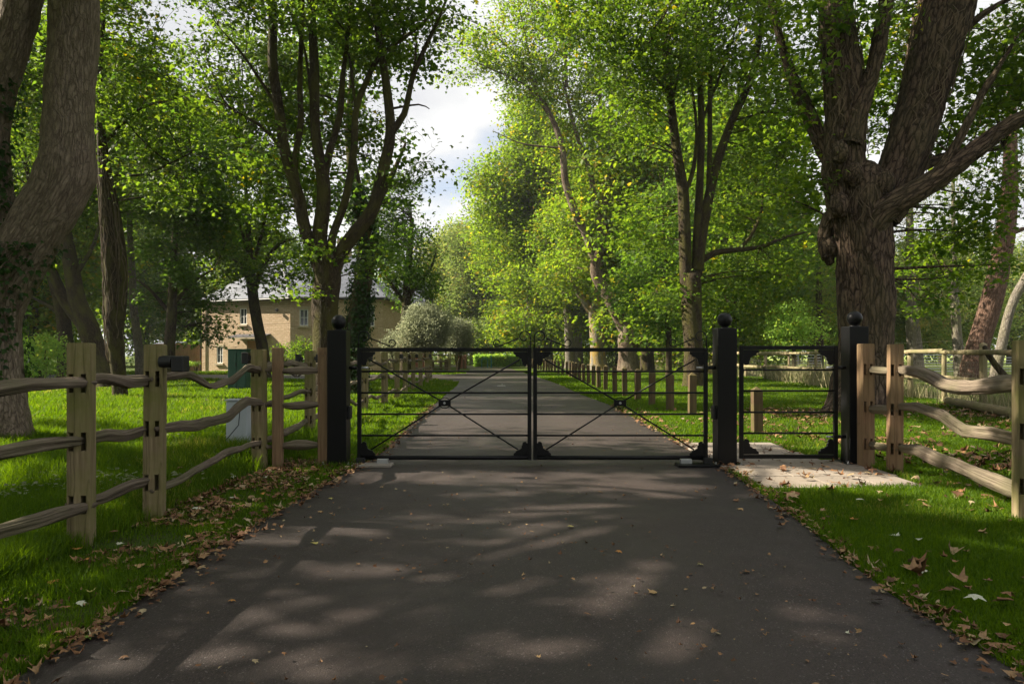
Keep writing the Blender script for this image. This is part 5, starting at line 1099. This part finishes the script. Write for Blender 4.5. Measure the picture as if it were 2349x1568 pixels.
# light green young trees and conifers right
Y = 36
L = px_limbs([[(1822, 862, .14), (1820, 800, .12), (1818, 740, .08), (1816, 690, .04)]], Y)
tree('young_tree', 'young lime-green tree in the paddock seen above the small pedestrian gate', 'tree', L, px_blobs([(1815, 715, 32, 26, 1.0, 0), (1800, 750, 42, 28, 1.2, 0), (1845, 745, 40, 26, 1.2, 0), (1825, 780, 50, 22, 1.3, 0, .8)], Y), 'leaf_lime', 'bark_mid', .13, 'oval', 2.4, 26, .28, seed=50)
for k, (x0, x1, x2, w, Y, lb, bk_) in enumerate([(2236, 2275, 2310, .48, 27, 'thick dark reddish pine trunk leaning right behind the field fence', 'bark_pine'), (2290, 2325, 2400, .24, 30, 'slim pale trunk leaning right beside the thick leaning pine', 'bark_pale')]):
    L = px_limbs([[(x0 - 10, 880, w * 1.15), (x0 + 8, 790, w), (x1, 690, w * .95), (x2 - 8, 560, w * .9), (x2 + 6, 420, w * .7), (x2 + 10, 250, w * .45), (x2 + 20, 60, w * .2)], [(x2 - 5, 540, w * .3), (x2 + 60, 520, w * .15), (x2 + 110, 530, .04)]], Y)
    tree('pine_tree', lb, 'tree', L, px_blobs([(x2, 380, 90, 80, 3, 1, .6), (x2 + 40, 230, 120, 100, 3.5, 1, .7), (x2 + 60, 560, 60, 30, 1.5, 1, .5), (x2 + 10, 80, 130, 90, 3.5, 1, .7)], Y), 'needle', bk_, .15, 'needle', 1.4, 60, .45, seed=52 + k, n=26)
for k, (px, w, Y, top, lb) in enumerate([(2094, .42, 36, 300, 'pale straight conifer trunk immediately right of the gnarled tree, weeping foliage on it'), (2194, .28, 34, 360, 'pale slim conifer trunk halfway between gnarled tree and leaning pine')]):
    L = px_limbs([[(px + 8, 868, w * 1.15), (px + 4, 800, w), (px - 2, 720, w * .85), (px - 6, 600, w * .6), (px - 8, top, w * .2)]], Y)
    tree('larch_tree', lb, 'tree', L, px_blobs([(px - 15, 660, 45, 60, 1.5, 0, .7), (px - 5, 560, 60, 70, 2, 0, .8), (px - 10, 450, 60, 80, 2.2, 0, .9), (px + 20, 720, 30, 30, 1, 0, .35)], Y), 'needle', 'bark_pale', .16, 'needle', 1.5, 60, .4, seed=56 + k, droop=1.0)
Y = 44
L = px_limbs([[(1880, 855, .3), (1880, 760, .25), (1878, 650, .18), (1876, 520, .06)]], Y)
tree('larch_tree', 'weeping yellow-green larch just left of the gnarled trunk', 'tree', L, px_blobs([(1880, 640, 45, 70, 2, 0), (1890, 720, 40, 50, 2, 0, .7), (1870, 540, 40, 60, 2, 0)], Y), 'needle', 'bark_mid', .17, 'needle', 1.6, 60, .45, seed=58, droop=1.2)

# background trees: three crowns, copied
def bg_tree(seed, lm, h=17, r=4.8):
    rng = np.random.RandomState(seed); base = [(0, 0, 0, .42), (0.1, 0, h * .3, .34), (rng.uniform(-.4, .4), 0, h * .6, .2), (rng.uniform(-.6, .6), 0, h * .9, .06)]
    limbs = [base] + [[(0, 0, h * q, .16), (math.cos(a) * r * .35, math.sin(a) * r * .35, h * (q + .15), .11), (math.cos(a) * r * .75, math.sin(a) * r * .75, h * (q + .25), .04)] for q, a in zip((.22, .3, .36, .44, .5), rng.uniform(0, 6.28, 5))]
    bl = [((rng.uniform(-.4, .4) * r, rng.uniform(-.4, .4) * r, h * q), (r * s, r * s, h * .14), 1.0) for q, s in ((.22, .62), (.36, .85), (.52, .95), (.68, .85), (.84, .6))] + [((math.cos(a) * r * .6, math.sin(a) * r * .6, h * rng.uniform(.3, .75)), (r * .45, r * .45, h * .12), 1.0) for a in rng.uniform(0, 6.28, 5)]
    return tree('background_tree', 'x', 'tree', limbs, bl, lm, 'bark_mid', .27, 'oval', 1.7, 30, .75, seed=seed, gaps=False, n=10, step=1.0)
protos = [bg_tree(71, 'leaf'), bg_tree(72, 'leaf_far'), bg_tree(73, 'leaf_dk'), bg_tree(74, 'leaf_yl')]
def copy_tree(o, loc, rz, sc, lb, grp, lm=None):
    c = o.copy(); COL.objects.link(c); c.location = loc; c.rotation_euler = (0, 0, rz); c.scale = sc; c['label'] = lb; c['group'] = grp
    for ch in list(o.children): d = ch.copy(); COL.objects.link(d); d.parent = c
    return c
bgl = [(-27, 37, 0, 1.0), (-34, 31, 0, 1.0), (-23, 33.5, 3, .85), (-41, 41, 1, 1.2), (-36, 64, 0, 1.0), (-25, 64, 0, .62), (-52, 68, 1, 1.4), (-17, 70, 1, .6), (-30, 80, 1, .9), (-12, 84, 1, .62), (-44, 38, 1, 1.1), (-38, 72, 1, 1.5), (-21.5, 58, 0, .95),
       (12.5, 40, 0, 1.1), (17, 52, 3, 1.1), (9.5, 49, 3, 1.2), (14, 56, 0, 1.3), (10, 64, 3, 1.35), (22, 66, 1, 1.2), (31, 76, 1, .85), (38, 82, 3, .85), (46, 80, 1, .8), (53, 86, 1, .85), (60, 84, 1, .95), (44, 66, 1, .6), (29, 50, 1, .62), (37, 58, 1, .75), (24, 56, 3, .7), (34, 96, 1, 1.0), (54, 100, 1, 1.0), (70, 90, 1, 1.1), (3, 86, 1, 1.4), (-4, 96, 3, 1.3), (8, 100, 1, 1.5), (20, 94, 1, 1.4), (-7, -9, 0, .9), (8, -11, 2, .9), (-1, -24, 1, 1.1)]
for i, (x, y, k, s) in enumerate(bgl):
    side = 'left' if x < -8 else 'right' if x > 8 else 'centre'
    lb = {'left': 'bright green leafy tree among the mass behind the left lawn', 'right': 'leafy tree among the mass behind the field fence on the right', 'centre': 'distant hazy tree behind the far end of the drive'}[side]
    grp = {'left': 'trees behind the left lawn', 'right': 'trees behind the field fence', 'centre': 'distant trees behind the end of the drive'}[side]
    if y < 0: lb, grp = 'unseen avenue tree added behind the viewpoint to block skylight', 'unseen avenue trees added behind the viewpoint'  # unseen trees, added to keep skylight off the foreground and black posts
    a = R.uniform(0, 6.28); s2 = s * R.uniform(.9, 1.1); used = protos[k].get('used')
    if not used: o = protos[k]; o['used'] = 1; o.location = (x, y, 0); o.rotation_euler = (0, 0, a); o.scale = (s, s, s2); o['label'] = lb; o['group'] = grp
    else: o = copy_tree(protos[k], (x, y, 0), a, (s, s, s2), lb, grp)
for p in protos: del p['used']

# far wood closing the horizon
def wood(name, label, pts, h, mat_, seed, size=.5, n=26000, yj=6):
    rng = np.random.RandomState(seed); pts = np.array(pts, float); t = rng.uniform(0, len(pts) - 1, n); i = t.astype(int); f = (t - i)[:, None]
    b = pts[i] * (1 - f) + pts[np.minimum(i + 1, len(pts) - 1)] * f; hh = h * (.65 + .5 * noise3(np.column_stack([b[:, 0] * .14, b[:, 1] * .14, b[:, 0] * 0 + seed])))
    z = hh * rng.uniform(0.0, 1, n) ** .8; bulge = np.sqrt(np.maximum(0, 1 - (z / hh) ** 3)); pos = np.column_stack([b[:, 0] + rng.normal(0, 1.5, n), b[:, 1] + (rng.uniform(0, 1, n) * 2 - 1) * yj * bulge, z])
    pos += (fbm(pos * .35, 2) - .5)[:, None] * 3; keep = noise3(pos * .5) > .3; pos = pos[keep]; pos[:, 2] = np.abs(pos[:, 2])
    V, Fc = leaf_geo(pos, size * rng.uniform(.6, 1.3, len(pos)), 'oval', rng, 1.1, .3)
    return tag(link_mesh(name, fast_mesh(name, V, Fc), mat_), label, 'wood', kind='stuff')
wood('far_wood', 'distant hazy wood beyond the paddock and the end of the drive', [(-90, 95), (-50, 108), (-20, 112), (10, 116), (40, 108), (75, 98), (110, 84)], 17, M['leaf_far'], 5, .50, 130000)
wood('undergrowth', 'shady shrubs and saplings along the back of the left lawn', [(-48, 30), (-38, 38), (-31, 44), (-29, 46)], 4.5, M['leaf'], 6, .20, 42000, 2.5)
wood('hedgerow', 'tangled hedgerow shrubs beyond the field fence', [(13.5, 38), (14.5, 46), (13, 56), (9, 66), (4, 74), (-2, 78)], 4.2, M['leaf_yl'], 9, .22, 42000, 1.6)

wood('shrubbery', 'tangled shrubs closing the view behind the hedge at the end of the drive', [(-34, 66), (-22, 72), (-12, 76), (-2, 80), (8, 78), (14, 72)], 6.5, M['leaf_far'], 12, .24, 52000, 2.2)
# shrubs
def shrub(name, label, c, r, lm, size, kind='oval', layers=3, seed=1, stem=True, cs=.2, tilt=1.2, grp=None, lpc=30, flat=.8):
    rng = np.random.RandomState(seed); t = thing(name, label, 'shrub', (c[0], c[1], 0), grp)
    st_ = [[(c[0] + math.cos(a) * .05, c[1] + math.sin(a) * .05, 0, .04), (c[0] + math.cos(a) * r[0] * .3, c[1] + math.sin(a) * r[1] * .3, c[2] * .7, .03), (c[0] + math.cos(a) * r[0] * .6, c[1] + math.sin(a) * r[1] * .6, c[2] + r[2] * .4, .01)] for a in rng.uniform(0, 6.28, 5)]
    Vs, Q, T, A, o = [], [], [], [], 0
    for l in st_:
        V, fq, ft, bk, cc = bark_tube(l, 6, .3, .05, 1); Vs.append(V); Q.append(fq + o); T.append(ft + o); A.append(bk); o += len(V)
    C = np.vstack([np.array(l)[:, :3] for l in st_])
    LV, LF, BV, BF = make_crown([(c, r)], size, kind, rng, lpc, layers, cs, C, tilt, .0, False, .6, flat); b = np.array((c[0], c[1], 0))
    link_mesh('foliage', fast_mesh('foliage', LV - b, LF), M[lm], t); link_mesh('stem', fast_mesh('stem', np.vstack(Vs) - b, [np.vstack(Q), np.vstack(T)], {'bk': np.vstack(A)}), M['bark_mid'], t)
    return t
q = P(976, 752, 40); shrub('round_shrub', 'large round grey-green shrub left of the drive beyond the gate', q, (1.5, 1.5, 1.42), 'leaf_grey', .10, 'oval', 9.0, 31, grp='round grey-green shrubs')
q = P(1051, 772, 44); shrub('round_shrub', 'smaller round grey-green shrub to the right of the large one', q, (.95, .95, 1.1), 'leaf_grey', .10, 'oval', 9.0, 32, grp='round grey-green shrubs')
q = P(98, 818, 27); shrub('yellow_shrub', 'pale yellow-green wispy shrub behind the leftmost trunk', q, (.85, .8, .85), 'leaf_lime', .10, 'oval', 2.2, 33, tilt=1.6)
q = P(60, 830, 30); shrub('yellow_shrub', 'low sunlit shrub partly hidden behind the massive left trunk', q, (.8, .8, .7), 'leaf_lime', .10, 'oval', 2.0, 34, tilt=1.6)
for k, (px, py, Y, r, lb) in enumerate([(690, 806, 42, .85, 'tall leafy garden shrub against the stone house right of the small tree'), (650, 812, 42.5, .7, 'garden shrub beside the small spreading tree at the house front'), (725, 818, 41, .55, 'garden shrub just left of the many-stemmed trunk'), (905, 790, 43, .9, 'dark wispy shrub in front of the red brick house wall')]):
    q = P(px, py, Y); shrub('garden_shrub', lb, q, (r, r * .8, r * 1.1), ['leaf', 'leaf', 'leaf_dk', 'leaf_grey'][k], .10, 'oval', 1.3, 35 + k, tilt=1.5)
for k, (px, Y, r, lb) in enumerate([(449.5, 47.5, .36, 'round clipped topiary ball right of the garden gate'), (431, 47.8, .38, 'round clipped topiary ball in front of the garden gate')]):
    q = P(px, 840, Y); shrub('topiary_ball', lb, (q[0], q[1], .38), (r, r, r), 'leaf_lime' if k else 'leaf', .06, 'oval', 4, 41 + k, cs=.07, grp='topiary balls by the house')
# low white-flowering bed
q = P(680, 838, 37); shrub('flower_bed', 'low pale-flowering plants behind the top rails of the short fence', (q[0], q[1], .3), (1.2, .5, .35), 'leaf_grey', .09, 'oval', 2.0, 45)
# clipped hedge
def hedge(x0, x1, y0, y1, h, lb, seed, size=.08, n=9000):
    rng = np.random.RandomState(seed); t = thing('clipped_hedge', lb, 'hedge', ((x0 + x1) / 2, (y0 + y1) / 2, 0)); u = rng.uniform(0, 1, (n, 3)); f = rng.randint(0, 3, n)
    p = np.column_stack([x0 + (x1 - x0) * u[:, 0], y0 + (y1 - y0) * u[:, 1], h * u[:, 2]]); p[f == 0, 1] = y0; p[f == 1, 2] = h; p += rng.normal(0, .05, p.shape); p[:, 2] = np.abs(p[:, 2])
    V, Fc = leaf_geo(p, size * rng.uniform(.7, 1.4, n), 'oval', rng, 1.4, 0); link_mesh('foliage', fast_mesh('foliage', V - np.array(t.location), Fc), M['leaf_lime'], t)
    MB().bx(x0 + .1, x1 - .1, y0 + .1, y1 - .1, 0, h - .1).build('hedge_core', mat_plain('twig_mass', (.05, .055, .02), .9, .1), t)
hedge(-3.6, 1.6, 66, 67.2, 1.05, 'long low clipped hedge across the far end of the drive', 61, .11, 12000)
# ------------------------------------------------------------------ grass blades
def free_ground(x, y):
    road = (x > ELv(y) + .02) & (x < ERv(y) - .02)
    side = (x < -1.9) & (y > 32.6) & (y < 41) ; side |= (x < -1.9) & (x > -3.4) & (y > 30.5) & (y < 43)
    pav = (x > 2.2) & (x < 3.74) & (y > 6.15) & (y < 9.3) & ~((x > 3.45) & (y > 7.85))
    house = (x < -8.3) & (y > 45.5 + np.where(x < -14.5, (-14.5 - x) * .45, 0)) & (x > -22)
    return ~(road | side | pav | house)
def grass():
    rng = np.random.RandomState(99); N = 1500000
    # density falls with distance squared, inside the view wedge and a margin round it
    u = rng.uniform(0, 1, N); y = 2.2 * (46 / 2.2) ** u; x = rng.uniform(-1, 1, N) * (y * .82 + 1.0)
    k = free_ground(x, y) & (x < np.interp(y, [8, 12, 20, 40, 60], [9.5, 10.5, 13, 16, 18]) + 2); x, y = x[k], y[k]
    d = np.sqrt(x * x + y * y)
    # bare litter strip under the left fence and tufts
    bare = noise3(np.column_stack([x * 1.6, y * 1.6, x * 0])) ; strip = np.exp(-((x + 2.25) / .55) ** 2) * (y < 8.2) + np.exp(-((x - 4.6) / 1.0) ** 2) * (y < 14) * .5
    keep = rng.uniform(0, 1, len(x)) < np.clip(1.15 - .72 * strip - np.clip(.42 - bare, 0, 1) * 1.6, .04, 1); x, y, d = x[keep], y[keep], d[keep]
    n = len(x); left = (x < -2.6)
    hh = np.where(left, .125, .055) * (.45 + 1.0 * noise3(np.column_stack([x * .9, y * .9, x * 0 + 5]))) * rng.uniform(.45, 1.3, n); hh *= np.where(left & (y < 13), 1.25, 1)
    near_post = np.zeros(n); hh *= 1 + near_post
    hh = np.maximum(hh, .0011 * d * 1.2)
    w = np.maximum(.0030, .00062 * d) * rng.uniform(.7, 1.3, n)
    yaw = rng.uniform(0, 6.283, n); lean = rng.normal(0, .35, n) + .25; la = rng.uniform(0, 6.283, n)
    dx, dy = np.cos(yaw) * w, np.sin(yaw) * w; lx, ly = np.cos(la) * lean * hh, np.sin(la) * lean * hh; z0 = np.full(n, -.002)
    V = np.stack([np.column_stack([x - dx, y - dy, z0]), np.column_stack([x + dx, y + dy, z0]), np.column_stack([x + dx * .75 + lx * .4, y + dy * .75 + ly * .4, hh * .55]), np.column_stack([x - dx * .75 + lx * .4, y - dy * .75 + ly * .4, hh * .55]), np.column_stack([x + lx * 1.2, y + ly * 1.2, hh])], 1)
    b = np.arange(n)[:, None] * 5; Q = b + np.array([[0, 1, 2, 3]]); T = b + np.array([[3, 2, 4]])
    me = fast_mesh('grass', V.reshape(-1, 3), [Q, T]); print('blades', n)
    return tag(link_mesh('grass', me, M['grass']), 'green grass blades covering the lawns and verges', 'grass', kind='stuff')
grass()
# dry reeds and long grass at the field fence
def reeds():
    rng = np.random.RandomState(77); n = 26000; y = 9 + 57 * rng.uniform(0, 1, n) ** .75; x = np.interp(y, [8, 12, 15, 19, 28, 40, 60, 75], [8.2, 9.2, 10.2, 11.0, 11.9, 12.2, 11.6, 9.5]) + rng.normal(.25, .35, n)
    k = noise3(np.column_stack([x * .8, y * .5, x * 0])) > .38; x, y = x[k], y[k]; n = len(x); hh = rng.uniform(.25, .9, n) * (.5 + noise3(np.column_stack([x * 0, y * .7, x * 0]))); w = np.maximum(.002, .00035 * y)
    yaw = rng.uniform(0, 6.283, n); a = rng.uniform(0, 6.283, n); ln = rng.uniform(.05, .6, n) * hh
    dx, dy = np.cos(yaw) * w, np.sin(yaw) * w; z = np.zeros(n)
    V = np.stack([np.column_stack([x - dx, y - dy, z]), np.column_stack([x + dx, y + dy, z]), np.column_stack([x + np.cos(a) * ln, y + np.sin(a) * ln, hh])], 1)
    n_ = NT('dry_grass'); r_ = n_.n('ShaderNodeNewGeometry').outputs['Random Per Island']; c = n_.ramp(r_, [(0, (.10, .14, .04)), (.5, (.24, .23, .11)), (1, (.44, .37, .22))]); m = n_.pbr(c, .8, .2)
    tag(link_mesh('dry_grass', fast_mesh('dry_grass', V.reshape(-1, 3), np.arange(3 * n).reshape(-1, 3)), m), 'tall dry grass and reeds tangled through the field fence', 'grass', kind='stuff')
reeds()

# ------------------------------------------------------------------ fallen leaves
def litter():
    rng = np.random.RandomState(5); Ps, S = [], []
    def put(x, y, s, z=.012): Ps.append(np.column_stack([x, y, np.full(len(x), z) + rng.uniform(0, .02, len(x))])); S.append(s)
    n = 3600; y = 2.3 + 6.2 * rng.uniform(0, 1, n) ** .8; x = -2.3 + rng.normal(0, .42, n); k = (x < ELv(y) + .10) & (noise3(np.column_stack([x * 2.2, y * 2.2, x * 0])) > .38); x, y = x[k], y[k]; put(x, y, rng.uniform(.016, .055, len(x)), .004)
    n = 950; y = 2.3 + 14 * rng.uniform(0, 1, n) ** 1.3; x = ELv(y) + .02 + rng.normal(0, .07, n); put(x, y, rng.uniform(.015, .05, n))
    n = 950; y = 2.3 + 14 * rng.uniform(0, 1, n) ** 1.3; x = ERv(y) + rng.normal(.01, .07, n); put(x, y, rng.uniform(.015, .05, n))
    n = 1500; y = 2.5 + 12 * rng.uniform(0, 1, n); x = rng.uniform(2.1, 8, n); k = (noise3(np.column_stack([x * 1.3, y * 1.3, x * 0 + 3])) > .45); put(x[k], y[k], rng.uniform(.03, .085, k.sum()), .03)
    n = 2600; x = rng.normal(5.0, 1.1, n); y = rng.uniform(4.5, 15, n); k = (noise3(np.column_stack([x * 1.3, y * .9, x * 0 + 9])) > .5) & (x > 3.6); put(x[k], y[k], rng.uniform(.03, .09, k.sum()), .02)
    n = 900; x = rng.normal(9.0, .8, n); y = rng.uniform(8, 17, n); put(x, y, rng.uniform(.04, .1, n), .02)
    n = 1500; y = 2.3 * (24 / 2.3) ** rng.uniform(0, 1, n); x = rng.uniform(-1.8, 2.2, n); k = noise3(np.column_stack([x * 1.5, y * 1.5, x * 0 + 7])) > .36; put(x[k], y[k], rng.uniform(.006, .024, k.sum()), .011)
    n = 500; x = rng.uniform(-9, -2.8, n); y = rng.uniform(6, 18, n); put(x, y, rng.uniform(.04, .08, n), .04)
    n = 120; x = rng.uniform(2.3, 3.7, n); y = rng.uniform(6.2, 9.2, n); put(x, y, rng.uniform(.012, .035, n), .026)
    pos = np.vstack(Ps); s = np.concatenate(S); n = len(pos); print('litter', n)
    tv, tf = tmpl('maple'); R_ = rots(n, rng, .35, 0); Vt = np.repeat(tv[None], n, 0).copy(); curl = rng.uniform(-.9, 1.3, n)[:, None]; fold = rng.uniform(-.5, 1.1, n)[:, None]
    Vt[:, :, 2] = curl * (tv[None, :, 0] ** 2 + .6 * (tv[None, :, 1] - .45) ** 2) + fold * np.abs(tv[None, :, 0]) * .4; Vt[:, :, 0] *= rng.uniform(.45, 1, n)[:, None]
    V = np.einsum('nij,nkj->nki', R_, Vt) * s[:, None, None] * 1.15; V[:, :, 2] -= V[:, :, 2].min(1)[:, None]; V = V + pos[:, None]; V[:, :, 2] = np.maximum(V[:, :, 2], .010)
    Fc = (tf[None] + (np.arange(n) * len(tv))[:, None, None]).reshape(-1, 3)
    tag(link_mesh('leaf_litter', fast_mesh('leaf_litter', V.reshape(-1, 3), Fc), M['dead']), 'brown dry leaf litter scattered along the verges and the drive', 'leaf litter', kind='stuff')
litter()
# single fallen leaves, large enough to point at
def leaf_mesh(seed, curl, fold):
    rng = np.random.RandomState(seed); tv = np.array([(0, .38)] + [tuple(x) for x in MAPLE[1:]]); m = len(tv) - 1
    mid = tv[0] + (tv[1:] - tv[0]) * .55; P2 = np.vstack([tv[:1], mid, tv[1:]]) + rng.normal(0, .012, (2 * m + 1, 2))
    z = curl * ((P2[:, 0]) ** 2 * 1.2 + .8 * (P2[:, 1] - .42) ** 2) + fold * np.abs(P2[:, 0]) * .35 + rng.normal(0, .02, len(P2)); V = np.column_stack([P2, z])
    T = [(0, 1 + i, 1 + (i + 1) % m) for i in range(m)]; Q = [(1 + i, 1 + m + i, 1 + m + (i + 1) % m, 1 + (i + 1) % m) for i in range(m)]
    st = np.array([(0, -.02, V[:, 2].min()), (.02, -.02, V[:, 2].min()), (.05, -.38, V[:, 2].min() + .05), (.03, -.38, V[:, 2].min() + .05)]); b = len(V); V = np.vstack([V, st]); Q.append((b, b + 1, b + 2, b + 3)); V[:, 2] -= V[:, 2].min()
    return fast_mesh('fallen_leaf', V, [np.array(Q), np.array(T)])
lc = {}
for nm, c in (('tan', (.42, .27, .12)), ('brown', (.20, .10, .045)), ('pale', (.52, .53, .40)), ('orange', (.48, .22, .05)), ('green', (.16, .27, .035)), ('yellow', (.46, .40, .12))):
    n = NT('leaf_' + nm); v = n.coord('Object'); col = n.mix(n.ramp(n.noise(v, 7, 4, .6), [(.35, .5), (.65, 0.0)]), c, tuple(x * .45 for x in c)); lc[nm] = n.pbr(col, .55, .35, n.bump(n.noise(v, 14, 3), .3, .02))
meshes = [leaf_mesh(i, cu, fo) for i, (cu, fo) in enumerate([(.28, .1), (-.25, .05), (.6, .5), (-.2, .8)])]
mm = {}
def fallen(px, py, size_px, c, lb, k=0, rot=None, z=.012, grp=None, sc=(1, 1)):
    q = G(px, py); s = size_px / F * q[1] * .45; key = (k, c)
    if key not in mm: me = meshes[k].copy(); me.materials.append(lc[c]); me.name = 'fallen_leaf'; mm[key] = me
    o = bpy.data.objects.new('fallen_leaf', mm[key]); COL.objects.link(o); o.location = (q[0], q[1], z); o.rotation_euler = (R.uniform(-.15, .15), R.uniform(-.15, .15), rot if rot is not None else R.uniform(0, 6.28)); o.scale = (s * sc[0], s * sc[1], s)
    tag(o, lb, 'leaf', grp)
def z4(x, y): return ((1280 + x / 1.835) / 1.0898, (1100 + y / 1.835) / 1.0898)
def z3(x, y): return (x / 1.835 / 1.0898, (1100 + y / 1.835) / 1.0898)
for x, y, s, c, k, zz, lb in [
    (1918, 800, 45, 'pale', 3, .015, 'large pale folded leaf lying on the edge of the drive, bottom right'), (2128, 772, 68, 'pale', 1, .06, 'large pale green leaf lying on grass beside the drive edge, bottom right'),
    (1905, 645, 45, 'pale', 1, .05, 'pale broad leaf on the right grass a little above the large folded leaf'), (1555, 395, 42, 'orange', 0, .05, 'orange-tan star-shaped leaf on the grass right of the drive'),
    (1868, 490, 32, 'pale', 2, .05, 'white curled leaf in the sunlit strip of the right grass'), (1535, 492, 30, 'tan', 2, .02, 'tan leaf caught at the grass edge near the orange star-shaped leaf'),
    (1583, 304, 34, 'pale', 1, .05, 'grey curled leaf on the grass just in front of the stone slabs'), (1875, 304, 34, 'tan', 1, .05, 'tan curled leaf on the grass in front of the right end of the slabs'), (1688, 306, 20, 'tan', 2, .05, 'small curled leaf between the two curled leaves before the slabs'),
    (1385, 418, 24, 'pale', 1, .015, 'small pale leaf lying on the right edge of the drive'), (660, 708, 44, 'tan', 0, .014, 'tan star-shaped leaf with long stalk in the middle of the drive foreground'),
    (280, 408, 32, 'yellow', 1, .014, 'yellowish flat leaf in the middle of the drive, halfway to the gate'), (493, 517, 26, 'orange', 1, .014, 'light orange leaf right of centre on the drive'), (862, 578, 24, 'yellow', 1, .014, 'pale yellow small leaf on the right half of the drive'),
    (1090, 617, 38, 'brown', 0, .014, 'brown crumpled leaf cluster on the right half of the drive'), (1055, 322, 30, 'tan', 1, .014, 'greenish-tan leaf on the drive right of the gate shadow'), (1015, 283, 34, 'brown', 0, .014, 'brown leaf with stalk on the drive before the middle gate post'),
    (395, 244, 26, 'brown', 1, .014, 'brown leaf on the drive in front of the right gate leaf'), (508, 263, 20, 'brown', 2, .014, 'small dark curled leaf on the drive in front of the right gate leaf'), (1018, 210, 22, 'brown', 2, .014, 'dark curled leaf near the corner of drive and slabs'),
    (125, 1012, 24, 'tan', 0, .014, 'tan leaf fragment on the near edge of the drive'), (350, 1052, 20, 'brown', 2, .014, 'small brown curled leaf at the very front of the drive'), (1345, 1024, 24, 'brown', 1, .014, 'brown leaf sliver at the front right of the drive'),
    (1530, 897, 22, 'pale', 2, .014, 'small white scrap of leaf on the front right of the drive'), (1850, 1010, 26, 'brown', 2, .014, 'brown curled leaf on the drive near the lower right grass edge'), (2270, 895, 34, 'tan', 2, .05, 'tan curled leaf on the grass at the lower right'), (2200, 690, 44, 'brown', 0, .05, 'brown leaf on the right grass above the large pale green leaf')]:
    a, b = z4(x, y); fallen(a, b, s, c, lb, k, z=zz)
for x, y, s, c, k, zz, lb in [
    (350, 798, 46, 'pale', 1, .05, 'large pale leaf on the lower left grass'), (172, 995, 56, 'yellow', 1, .04, 'yellowish leaf lying flat at the bottom left corner'), (420, 920, 44, 'green', 1, .02, 'bright green leaf on the left edge of the drive'),
    (215, 872, 38, 'tan', 2, .05, 'grey-tan curled leaf above the yellowish corner leaf'), (100, 915, 48, 'brown', 2, .05, 'chestnut brown curled leaf at the far lower left'), (640, 615, 48, 'tan', 2, .05, 'tan long curled leaf in a sunlit patch left of the drive'), (392, 612, 22, 'orange', 2, .08, 'small glowing orange upright leaf in the left grass'),
    (415, 745, 34, 'yellow', 2, .05, 'yellow-green curled leaf in the left verge above the large pale leaf'), (1065, 745, 28, 'orange', 1, .014, 'light orange leaf on the left part of the drive foreground'), (1450, 485, 32, 'yellow', 3, .014, 'crumpled yellow-green leaf on the left half of the drive'),
    (1478, 335, 26, 'tan', 1, .014, 'tan leaf on the drive near the left verge'), (1508, 275, 26, 'yellow', 1, .014, 'yellow leaf on the drive level with the third oak post'), (1670, 205, 24, 'brown', 1, .014, 'brown leaf on the drive in front of the left gate leaf'), (1757, 220, 18, 'tan', 1, .014, 'small tan leaf right of the brown leaf before the left gate leaf'),
    (958, 808, 16, 'orange', 2, .014, 'tiny orange curled leaf on the left foreground of the drive'), (570, 1005, 34, 'brown', 1, .014, 'long brown leaf on the drive at the lower left'), (1080, 190, 34, 'pale', 1, .05, 'grey leaf in the left verge below the grey box'), (1430, 160, 36, 'brown', 0, .05, 'russet leaf at the foot of the leftmost gate post'), (745, 682, 36, 'green', 2, .03, 'dull green leaf at the left edge of the drive')]:
    a, b = z3(x, y); fallen(a, b, s, c, lb, k, z=zz)
for i in range(34):
    if i < 20: x, y = R.uniform(-2.7, -1.9), 2.7 + 4.5 * R.uniform() ; lb, grp = 'dry brown leaf lying in the left verge below the oak fence', 'dry leaves in the left verge'
    else: x, y = R.uniform(2.3, 4.8), 2.9 + 3 * R.uniform(); lb, grp = 'dry leaf lying on the near right grass', 'dry leaves on the right grass'
    px, py = CX + x / y * F, HY + H * F / y
    fallen(px, py, R.uniform(.08, .13) * F / y, ['brown', 'tan', 'brown', 'orange', 'pale'][i % 5], lb, i % 4, z=.04, grp=grp)
# weeds: small broad-leaved clumps in the left grass
rng = np.random.RandomState(8); _p = []
for i in range(22):
    x, y = R.uniform(-4.8, -2.9), R.uniform(4.6, 11.5); n_ = 30; _p.append(np.column_stack([x + rng.normal(0, .15, n_), y + rng.normal(0, .15, n_), rng.uniform(.05, .14, n_)]))
_p = np.vstack(_p); V, Fc = leaf_geo(_p, rng.uniform(.03, .065, len(_p)), 'lobe', rng, .5, 0)
tag(link_mesh('weeds', fast_mesh('weeds', V, Fc), M['leaf_grey']), 'low broad-leaved weeds in the long grass behind the oak fence', 'weeds', kind='stuff')

# ------------------------------------------------------------------ air
hz = bpy.data.materials.new('haze_air'); hz.use_nodes = True; ht = hz.node_tree; ht.nodes.clear()
ho = ht.nodes.new('ShaderNodeOutputMaterial'); hv = ht.nodes.new('ShaderNodeVolumePrincipled'); hv.inputs['Color'].default_value = (.86, .90, .95, 1); hv.inputs['Density'].default_value = .0003; hv.inputs['Anisotropy'].default_value = .2
ht.links.new(hv.outputs[0], ho.inputs['Volume'])
hb_ = MB().bx(-480, 480, -260, 660, -1.0, 34); ho_ = hb_.build('haze', hz); tag(ho_, 'thin summer haze filling the air of the avenue', 'haze', kind='stuff')
